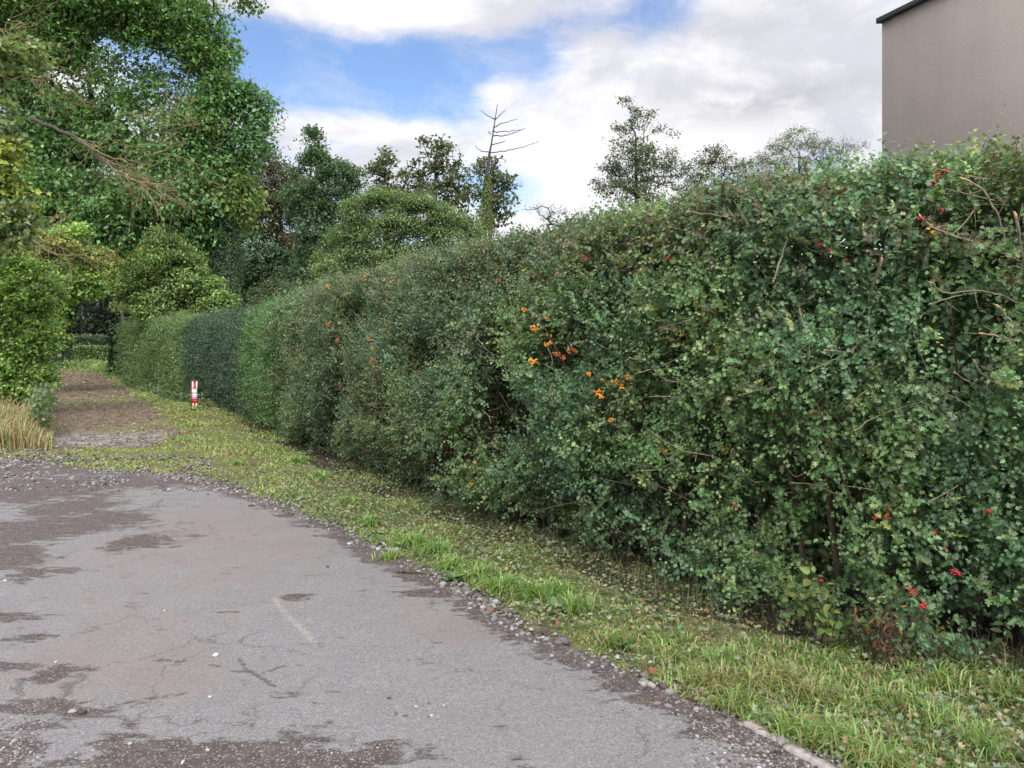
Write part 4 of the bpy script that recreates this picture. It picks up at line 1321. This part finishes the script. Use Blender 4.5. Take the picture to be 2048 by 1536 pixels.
def grass_on(xy, y, dens_f, hmul=1., yel=.3, straw=.12, tuft_seed=51, keep_road=True):
    q = np.column_stack([xy, np.zeros(len(xy))])
    tf = fbm(q, 1.5, tuft_seed, 2)
    keep = R.uniform(0, 1, len(xy)) < dens_f(tf)
    if keep_road:
        keep &= ~in_poly(xy, ROAD_A)
    keep &= ~(in_poly(xy, TRACK_A) & (R.uniform(0, 1, len(xy)) < .93))
    xy, y, tf = xy[keep], y[keep], tf[keep]
    n = len(xy)
    sel = R.uniform(0, 1, n); dry = vnoise(np.column_stack([xy, np.zeros(n)]), .9, 57)
    c = palette(GREEN, n, .2)
    k = sel < yel * (.4 + 1.2 * dry); c[k] = palette(YELL, int(k.sum()), .2)
    k = sel > 1 - straw * (.3 + 1.4 * dry); c[k] = palette(STRAW, int(k.sum()), .2)
    h = (.020 + .06 * sstep(tf, .45, .70)) * R.uniform(.6, 1.4, n) * hmul
    w = np.maximum(.0019, .75 * y / 769) * R.uniform(.7, 1.2, n)
    h = np.maximum(h, 2.0 * y / 769)
    B.add(xy, h, w, R.uniform(.35, 1.3, n), c)


dn = lambda tf: .25 + .75 * sstep(tf, .40, .58)
xy, f, y = verge_pts(70000, .4, 9.5)
grass_on(xy, y, lambda tf: (.42 + .58 * sstep(tf, .42, .58)))
xy, f, y = verge_pts(52000, 5, None)
grass_on(xy, y, dn, 1.0, .45)
# the grassy strip between road and track, and the left verge
n = 30000
u = R.uniform(-300, 640, n); v = R.uniform(868, 962, n)
y = CAM_H * F2 / (v - CV); xy = np.column_stack([(u - CU) * y / F2, y])
grass_on(xy, y, lambda tf: .15 + .6 * sstep(tf, .4, .6), .7, .7, .2)
n = 9000
u = R.uniform(220, 520, n); v = R.uniform(752, 868, n)
y = CAM_H * F2 / (v - CV); xy = np.column_stack([(u - CU) * y / F2, y])
grass_on(xy, y, dn, 1.0, .7, .2)
for u, v, ln, nb, yl in ((600, 925, .17, 120, 0), (640, 960, .2, 150, 0), (700, 1010, .18, 120, .2), (742, 1050, .18, 130, .1), (820, 1092, .2, 160, .05), (870, 1112, .22, 190, 0), (905, 1140, .2, 160, .1), (960, 1160, .2, 170, .1), (1010, 1185, .22, 190, .1), (1065, 1200, .22, 200, .05), (1120, 1190, .2, 150, .1),
                        (1150, 1225, .2, 150, .2), (1230, 1290, .16, 120, .5), (1330, 1320, .16, 120, .5), (1420, 1380, .2, 170, .9), (1440, 1330, .16, 120, .2), (1500, 1390, .22, 190, .9), (1560, 1370, .2, 150, .8), (1620, 1400, .2, 150, .9), (1480, 1420, .18, 130, .4), (1600, 1480, .2, 170, .3), (1700, 1500, .2, 170, .3),
                        (1800, 1420, .18, 120, .4), (1880, 1460, .2, 150, .3), (1960, 1500, .2, 150, .2), (1760, 1540, .2, 150, .4), (1900, 1380, .2, 120, .4), (2000, 1400, .2, 120, .5), (1350, 1290, .14, 90, .4), (780, 1120, .14, 90, .3), (540, 960, .12, 90, .3), (480, 930, .12, 90, .2), (384, 822, .16, 40, .4), (400, 822, .16, 40, .3), (392, 826, .1, 40, .4)):
    x, y = gp(u, v)
    q = np.array((x, y)) + R.normal(0, .045, (nb, 2))
    c = palette(GREEN, nb, .15)
    k = R.uniform(0, 1, nb) < yl; c[k] = palette(YELL + STRAW[:1], int(k.sum()), .15)
    B.add(q, ln * R.uniform(.5, 1.1, nb), np.maximum(.0024, .75 * y / 769) * R.uniform(.8, 1.2, nb), R.uniform(.5, 1.2, nb), c)
tag(B.build('grass', M['leaf']), 'short green and yellowed grass on the verge between hedge and road', 'grass', kind='stuff')

# tall dry grass at the left of the track, and straw at the hedge foot
B = Blades()
n = 7000
u = R.uniform(-160, 104, n); v = R.uniform(835, 900, n)
y = CAM_H * F2 / (v - CV); xy = np.column_stack([(u - CU) * y / F2, y])
B.add(xy, R.uniform(.15, .8, n) * (1 - .55 * sstep(u, 30, 100)) * (.55 + .8 * vnoise(np.column_stack([xy, xy[:, :1] * 0]), 1.1, 3)), np.maximum(.003, .6 * y / 769), R.uniform(.15, .9, n), palette(STRAW + [(.22, .22, .09)], n, .2))
s = R.uniform(.8, 9.5, 3600); p = hpath(s) + hside(s) * R.uniform(-.25, .22, len(s))[:, None]
B.add(p, R.uniform(.06, .34, len(s)) * np.interp(p[:, 1], [3, 6, 9], [1, .7, .4]), np.full(len(s), .0016), R.uniform(.1, .9, len(s)), palette([(.12, .08, .05), (.19, .13, .075), (.07, .05, .035), (.10, .11, .045)], len(s), .25))
tag(B.build('dry_grass', M['dry']), 'tall straw coloured dry grass at the track edge and hedge foot', 'dry grass', kind='stuff')

# dead leaves and bits on the track
L = Leaves()
n = 5200
u = R.uniform(80, 380, n); v = 738 + 160 * R.uniform(0, 1, n) ** 1.5
y = CAM_H * F2 / (v - CV); q = np.column_stack([(u - CU) * y / F2, y])
k = in_poly(q, TRACK_A * 1.0) | (R.uniform(0, 1, n) < .25)
q, y = q[k], y[k]; n = len(q)
L.add('diamond', np.column_stack([q, R.uniform(.01, .04, n)]), unit(rnd_dir(n) * np.array((1, 1, .3))), unit(rnd_dir(n) * .4 + np.array((0, 0, 1))), np.maximum(.05, 2.6 * y / 769) * R.uniform(.6, 1.4, n), palette([(.17, .10, .05), (.28, .19, .10), (.10, .07, .045), (.36, .27, .15), (.14, .15, .06)], n, .25))
tag(L.build('fallen_leaves', M['dry']), 'brown fallen leaves scattered over the dirt track', 'leaves', kind='stuff')

# hedge clippings lying on the verge
L = Leaves()
xy, f, y = verge_pts(36000, .4, 12)
q = np.column_stack([xy, np.zeros(len(xy))])
keep = (R.uniform(0, 1, len(xy)) < .25 + .75 * sstep(vnoise(q, 1.3, 71), .3, .6)) & ~(in_poly(xy, ROAD_A) & (R.uniform(0, 1, len(xy)) < .9))
xy, y = xy[keep], y[keep]; n = len(xy)
P = np.column_stack([xy, R.uniform(.012, .07, n)])
cl = palette([(.14, .21, .10), (.20, .265, .145), (.29, .33, .225), (.12, .165, .07), (.28, .26, .14), (.08, .13, .055), (.24, .18, .10)], n, .2)
L.add('hawthorn', P, unit(rnd_dir(n) * np.array((1, 1, .45))), unit(rnd_dir(n) * .55 + np.array((0, 0, 1))), np.maximum(.030, 2.3 * y / 769) * R.uniform(.6, 1.3, n), cl)
tag(L.build('hedge_clippings', M['leaf']), 'cut hedge leaves strewn over the verge', 'clippings', kind='stuff')
Tb = Tubes()
for _ in range(420):
    p, f, y = verge_pts(1, .4, 9)
    if in_poly(p, ROAD_A)[0] and R.uniform() < .9:
        continue
    a = np.append(p[0], R.uniform(.02, .06)); d = rnd_dir(1)[0] * np.array((1, 1, .2)); ln = R.uniform(.05, .22)
    Tb.add([a, a + d * ln * .5 + R.normal(0, .006, 3), a + d * ln], [.003, .0026, .0016], 4)
tag(Tb.build('twig_litter', M['twig']), 'thin cut twigs scattered on the verge', 'twigs', kind='stuff')

# broad leaved weeds in the verge
WEEDS = [(905, 1165, 'low dandelion rosette in the lush grass beside the road bend'), (1240, 1300, 'flat broad leaved weed among clippings below the dogwood'), (1585, 1370, 'pale broad leaved weed rosette on the straw coloured grass'), (1880, 1440, 'grey green weed rosette in the clippings at the lower right corner'), (1110, 1225, 'dark docked weed rosette near the hedge foot between two grass tufts'), (760, 1075, 'small weed rosette at the tarmac edge left of the lush grass')]
for u, v, lab in WEEDS:
    x, y = gp(u, v); L = Leaves(); n = 16
    an = R.uniform(0, 6.28, n); d = np.column_stack([np.cos(an), np.sin(an), R.uniform(.15, .7, n)])
    L.add('oval', d * .008, d, np.tile(np.array((0, 0, 1.)), (n, 1)) - d * .4 + rnd_dir(n) * .25, R.uniform(.05, .10, n), palette([(.10, .18, .06), (.13, .21, .08), (.16, .22, .10)], n))
    o = L.build('weed', M['leaf']); o.location = (x, y, .02); tag(o, lab.replace('docked ', 'green '), 'weed')

# ------------------------------------------------------------------ gravel and stones
GRC = [(0.156, 0.148, 0.148), (0.217, 0.205, 0.205), (0.109, 0.099, 0.099), (0.241, 0.230, 0.222), (0.120, 0.102, 0.091), (0.055, 0.049, 0.045)]
pts, siz = [], []


def add_gravel(p, s):
    pts.append(p); siz.append(s)


e = curve(np.array(ROAD_R), 14)
seglen = np.concatenate([[0], np.cumsum(np.linalg.norm(np.diff(e, axis=0), axis=1))])
n = 6500
t = R.uniform(0, 1, n) ** .9 * seglen[-1]
p = np.stack([np.interp(t, seglen, e[:, 0]), np.interp(t, seglen, e[:, 1])], 1)
cl = vnoise(np.column_stack([t, t * 0, t * 0]), 2.2, 9)
kp = R.uniform(0, 1, n) < .28 + .72 * sstep(cl, .4, .7)
p = p[kp] + R.normal(0, .055, (int(kp.sum()), 2)) * np.maximum(1, p[kp][:, 1:2] / 5)
add_gravel(p, np.maximum(.0075, R.gamma(3, .0038, len(p))))
for (u0, u1, v0, v1, n, sz) in ((-60, 420, 912, 985, 1700, .022), (-60, 160, 900, 960, 900, .024), (-30, 90, 1440, 1536, 700, .007), (150, 760, 1490, 1560, 1100, .0065), (-40, 200, 1380, 1440, 260, .006), (1380, 1680, 1420, 1560, 1700, .0085), (1180, 1480, 1310, 1440, 700, .007), (100, 360, 872, 895, 160, .02),
                                (760, 900, 1400, 1440, 22, .010), (300, 1500, 1000, 1536, 420, .0045), (0, 600, 1000, 1536, 420, .0050), (0, 1300, 1080, 1536, 600, .0032)):
    u = R.uniform(u0, u1, n); v = R.uniform(v0, v1, n)
    y = CAM_H * F2 / (v - CV)
    q = np.column_stack([(u - CU) * y / F2, y])
    k = R.uniform(0, 1, n) < .15 + .85 * sstep(vnoise(np.column_stack([q, q[:, :1] * 0]), 1.6, 19), .35, .65)
    add_gravel(q[k], sz * R.uniform(.45, 1.3, int(k.sum())) * 1.)
p = np.concatenate(pts); s = np.concatenate(siz)
V, Fg, Cg = stone_cloud(p, s, palette(GRC, len(p), .2), .008)
tag(mesh_obj('gravel', V, Fg, M['stone'], None, Cg), 'loose grey gravel along the road edge and in the damp patches', 'gravel', kind='stuff')

STONES = [(432, 1316, .019, (.66, .64, .62), 'smooth white pebble alone on the tarmac beside the forked crack'), (420, 1400, .012, (.55, .53, .51), 'small pale pebble on the tarmac just below the forked crack'), (655, 1137, .020, (.10, .085, .07), 'flat dark brown stone on the tarmac between road centre and verge'),
          (330, 1226, .012, (.60, .58, .58), 'pale stone of a close pair in the middle of the road'), (832, 1420, .012, (.46, .38, .34), 'pinkish tilted stone chip in the small scatter near the bottom of the road'), (888, 1418, .013, (.44, .36, .31), 'brown stone chip at the right end of the small scatter on the road'),
          (698, 1092, .022, (.55, .52, .50), 'rounded pale stone in the gravel edge left of the lush grass'), (10, 1166, .016, (.62, .60, .60), 'small white stone at the left edge of the tarmac'), (112, 1330, .010, (.56, .54, .52), 'pale pebble above the brown stain at the lower left'),
          (145, 1430, .017, (.38, .36, .36), 'grey stone beside a dark lump above the muddy hollow'), (165, 1432, .019, (.09, .075, .07), 'dark lump of soil touching the grey stone above the muddy hollow'), (260, 1494, .011, (.50, .46, .42), 'tan pebble in the mud at the bottom left corner of the hollow'),
          (415, 1508, .011, (.52, .46, .42), 'round pinkish pebble in the middle of the muddy hollow'), (366, 1532, .012, (.60, .57, .55), 'round pale pebble at the bottom of the muddy hollow'), (1080, 1252, .015, (.25, .25, .25), 'grey stone on the tarmac next to the orange leaf'), (1555, 1512, .014, (.04, .04, .045), 'black lump of tar beside the concrete kerb')]
for u, v, r, c, lab in STONES:
    x, y = gp(u, v)
    V, Fs, Cs = stone_cloud(np.array([[x, y]]), np.array([r]), np.array([c]) * .62, .012, True, (.45, .6) if 'flat' not in lab else (.22, .3))
    o = mesh_obj('stone', V - np.array((x, y, 0)), Fs, M['stone'], None, Cs, smooth=True)
    o.location = (x, y, 0)
    tag(o, lab, 'stone')

# fallen orange leaves
for u, v, s, lab in ((976, 1240, .05, 'curled orange brown fallen leaf at the tarmac edge below the lush grass'), (1112, 1266, .045, 'orange fallen leaf in the grass right of the curled leaf'), (1300, 1365, .06, 'long brown fallen leaf where gravel meets the verge'),
                     (1272, 1238, .05, 'round reddish brown fallen leaf on clippings under the hedge'), (1622, 1466, .045, 'small orange leaf in the grass above the concrete kerb')):
    x, y = gp(u, v)
    L = Leaves(); L.add('maple', np.array([[0., 0, 0]]), np.array([[.6, .2, .2]]), np.array([[-.2, -.5, .8]]), np.array([s * .75]), np.array([(.20, .085, .04)]))
    o = L.build('fallen_leaf', M['dry']); o.location = (x, y, .05)
    tag(o, lab, 'leaf')

# a twig on the road
x, y = gp(440, 1230)
Tb = Tubes(); Tb.add(curve([(-.02, 0, .016), (.05, .005, .02), (.12, .012, .016)], 5), np.linspace(.0022, .0014, 11), 5)
o = Tb.build('stick', M['stem']); o.location = (x, y, 0); tag(o, 'thin dark stick lying alone across the tarmac', 'stick')
x, y = gp(800, 1152)
Tb = Tubes(); Tb.add(curve([(-.02, .04, .02), (.1, 0, .03), (.24, -.03, .02)], 5), np.linspace(.010, .006, 11), 6)
o = Tb.build('stick', M['stem']); o.location = (x, y, 0); tag(o, 'thick dark stick lying on the soil at the road edge by the lush grass', 'stick')

# ------------------------------------------------------------------ plants at the hedge foot
def small_plant(name, label, cat, u, v, n, hgt, spread, leaf, cols, kind, mat='leaf', stem='stem'):
    y = CAM_H * F2 / (v - CV); x = (u - CU) * y / F2
    root = empty(name, (x, y, 0), label, cat)
    Tb = Tubes(); L = Leaves()
    for _ in range(n):
        e = np.array((x + R.normal(0, spread), y + R.normal(0, spread * .5), hgt * R.uniform(.4, 1)))
        b = np.array((x + R.normal(0, spread * .3), y + R.normal(0, .05), 0))
        c = curve([b, (b + e) / 2 + R.normal(0, .03, 3) + (0, 0, hgt * .1), e], 5)
        Tb.add(c, np.linspace(.004, .0015, len(c)), 4)
        m = 9
        i = R.integers(3, len(c), m); P = c[i] + R.normal(0, .012, (m, 3))
        L.add(kind, P, unit(rnd_dir(m) + np.array((-.2, -.3, 0))), unit(rnd_dir(m) * .5 + np.array((-.3, -.5, .6))), leaf * R.uniform(.6, 1.2, m), palette(cols, m))
    Tb.build('stems', M[stem], root); L.build('leaves', M[mat], root)
    return root


small_plant('dogwood_shrub', 'young dogwood with large smooth yellow green leaves at the hedge foot', 'shrub', 1640, 1298, 14, .46, .17, .052, [(.15, .20, .045), (.10, .16, .045), (.12, .18, .05), (.08, .13, .04)], 'broad')
small_plant('dead_fern', 'dead brown fern clump hanging at the hedge foot right of the dogwood', 'fern', 1765, 1335, 20, .34, .10, .045, [(.09, .04, .025), (.12, .06, .035), (.06, .035, .025), (.17, .10, .035)], 'slim', 'dry')
small_plant('bramble_sprig', 'small upright grey green sprig in front of the dark gap under the hedge', 'plant', 1832, 1312, 5, .30, .03, .035, [(.10, .15, .07), (.13, .18, .09)], 'oval')

# ------------------------------------------------------------------ red and white post
pp = gp(390, 818)
post = empty('marker_post', (pp[0], pp[1], 0), 'short red and white marker post standing in the grass before the dark hedge', 'post')


def box(cx, cyy, cz, sx, sy, sz, bev=.006):
    bm = bmesh.new()
    bmesh.ops.create_cube(bm, size=1)
    for v_ in bm.verts:
        v_.co = Vector((v_.co.x * sx, v_.co.y * sy, v_.co.z * sz))
    bmesh.ops.bevel(bm, geom=bm.edges[:], offset=min(bev, min(sx, sy, sz) * .3), segments=2, affect='EDGES')
    bm.verts.index_update()
    v_ = np.array([x.co for x in bm.verts]) + np.array((cx, cyy, cz)); f_ = [tuple(x.index for x in fc.verts) for fc in bm.faces]; bm.free()
    return v_, f_


def part(name, boxes, mat, parent):
    V, Fb, b0 = [], [], 0
    for b_ in boxes:
        v_, f_ = box(*b_); V.append(v_); Fb += [tuple(i + b0 for i in q) for q in f_]; b0 += len(v_)
    o = mesh_obj(name, np.concatenate(V), Fb, M[mat], parent); o.location = (0, 0, 0)
    return o


S = .79 / .56      # px in the photo -> cm on the post
part('leg', [(-.045, 0, .085, .036, .05, .17)], 'raw_wood', post)
part('leg', [(.045, 0, .095, .036, .05, .15)], 'raw_wood', post)
part('lower_panel', [(.0, 0, .225, .135, .05, .11)], 'red_paint', post)
part('side_rail', [(-.085, .004, .42, .03, .055, .70)], 'red_paint', post)
part('upright', [(-.055, 0, .62, .03, .05, .32)], 'white_paint', post)
part('upright', [(.055, 0, .62, .026, .05, .32)], 'white_paint', post)
part('top_rail', [(0, .002, .775, .12, .05, .03)], 'red_paint', post)
part('back_panel', [(0, .012, .60, .085, .02, .30)], 'red_paint', post)
# white pentagon plate with bands
bm = bmesh.new()
fr = [bm.verts.new((x, -.034, z)) for x, z in ((-.068, .28), (.068, .28), (.068, .48), (.02, .565), (-.01, .57), (-.068, .52))]
f = bm.faces.new(fr)
ext = bmesh.ops.extrude_face_region(bm, geom=[f]); bmesh.ops.translate(bm, vec=(0, .008, 0), verts=[q for q in ext['geom'] if isinstance(q, bmesh.types.BMVert)])
bmesh.ops.recalc_face_normals(bm, faces=bm.faces[:]); bm.verts.index_update()
plate = mesh_obj('sign_plate', np.array([q.co for q in bm.verts]), [tuple(q.index for q in fc.verts) for fc in bm.faces], M['white_paint'], post); plate.location = (0, 0, 0); bm.free()
for z, h, mt in ((.462, .042, 'lilac_paint'), (.335, .05, 'lilac_paint'), (.297, .03, 'pink_paint')):
    o = part('band', [(0, -.0365, z, .134, .004, h, .001)], mt, post); o.parent = plate; o.location = (0, 0, 0)

# ------------------------------------------------------------------ building
y0 = 14.0
cx, hh = (1764 - CU) * y0 / F2, CAM_H + (CV - 42) * y0 / F2
bd = empty('building', (cx, y0, 0), 'plain grey brown rendered building with dark roof edge behind the right hedge', 'building')
d1 = unit(np.array((.40, -1.0))); d2 = np.array((-d1[1], d1[0]))      # along the visible wall, away from the lane
if d2[0] < 0:
    d2 = -d2
Lw, Wd = 9.5, 7.0


def prism(name, fp, z0, z1, mat, parent, z1b=None):
    """fp four corners (x,y) local; z1b: height of the two far corners"""
    V = [(*q, z0) for q in fp] + [(*q, z1 if (i < 2 or z1b is None) else z1b) for i, q in enumerate(fp)]
    Fp = [(3, 2, 1, 0), (4, 5, 6, 7)] + [(i, (i + 1) % 4, 4 + (i + 1) % 4, 4 + i) for i in range(4)]
    o = mesh_obj(name, np.array(V), Fp, M[mat], parent); o.location = (0, 0, 0)
    return o


c00, c10, c11, c01 = np.zeros(2), d1 * Lw, d1 * Lw + d2 * Wd, d2 * Wd
prism('wall', [c00, c10, c11, c01], 0, hh - .02, 'wall', bd, hh + 1.2)
o1 = .07
r00, r10, r11, r01 = -d1 * o1 - d2 * o1, d1 * (Lw + o1) - d2 * o1, d1 * (Lw + o1) + d2 * (Wd + o1), -d1 * o1 + d2 * (Wd + o1)
rf = prism('roof', [r00, r10, r11, r01], hh + .036, hh + .06, 'roof', bd, hh + 1.28)
bm = None
V = [(*q, z) for q in (r00, r10) for z in (hh - .035, hh + .034)]
V2 = [(q[0] + d2[0] * .03, q[1] + d2[1] * .03, z) for q in (r00, r10) for z in (hh - .035, hh + .034)]
o = mesh_obj('fascia', np.array(V + V2), [(0, 2, 3, 1), (4, 5, 7, 6), (0, 1, 5, 4), (2, 6, 7, 3), (1, 3, 7, 5), (0, 4, 6, 2)], M['fascia'], bd); o.location = (0, 0, 0)
V = [(*r00, hh - .035), (*r00, hh + .034), (*r01, hh + 1.14), (*r01, hh + 1.254)]
V2 = [(q[0] + d1[0] * .03, q[1] + d1[1] * .03, q[2]) for q in V]
o = mesh_obj('barge_board', np.array(V + V2), [(0, 1, 3, 2), (4, 6, 7, 5), (0, 4, 5, 1), (2, 3, 7, 6), (1, 5, 7, 3), (0, 2, 6, 4)], M['fascia'], bd); o.location = (0, 0, 0)
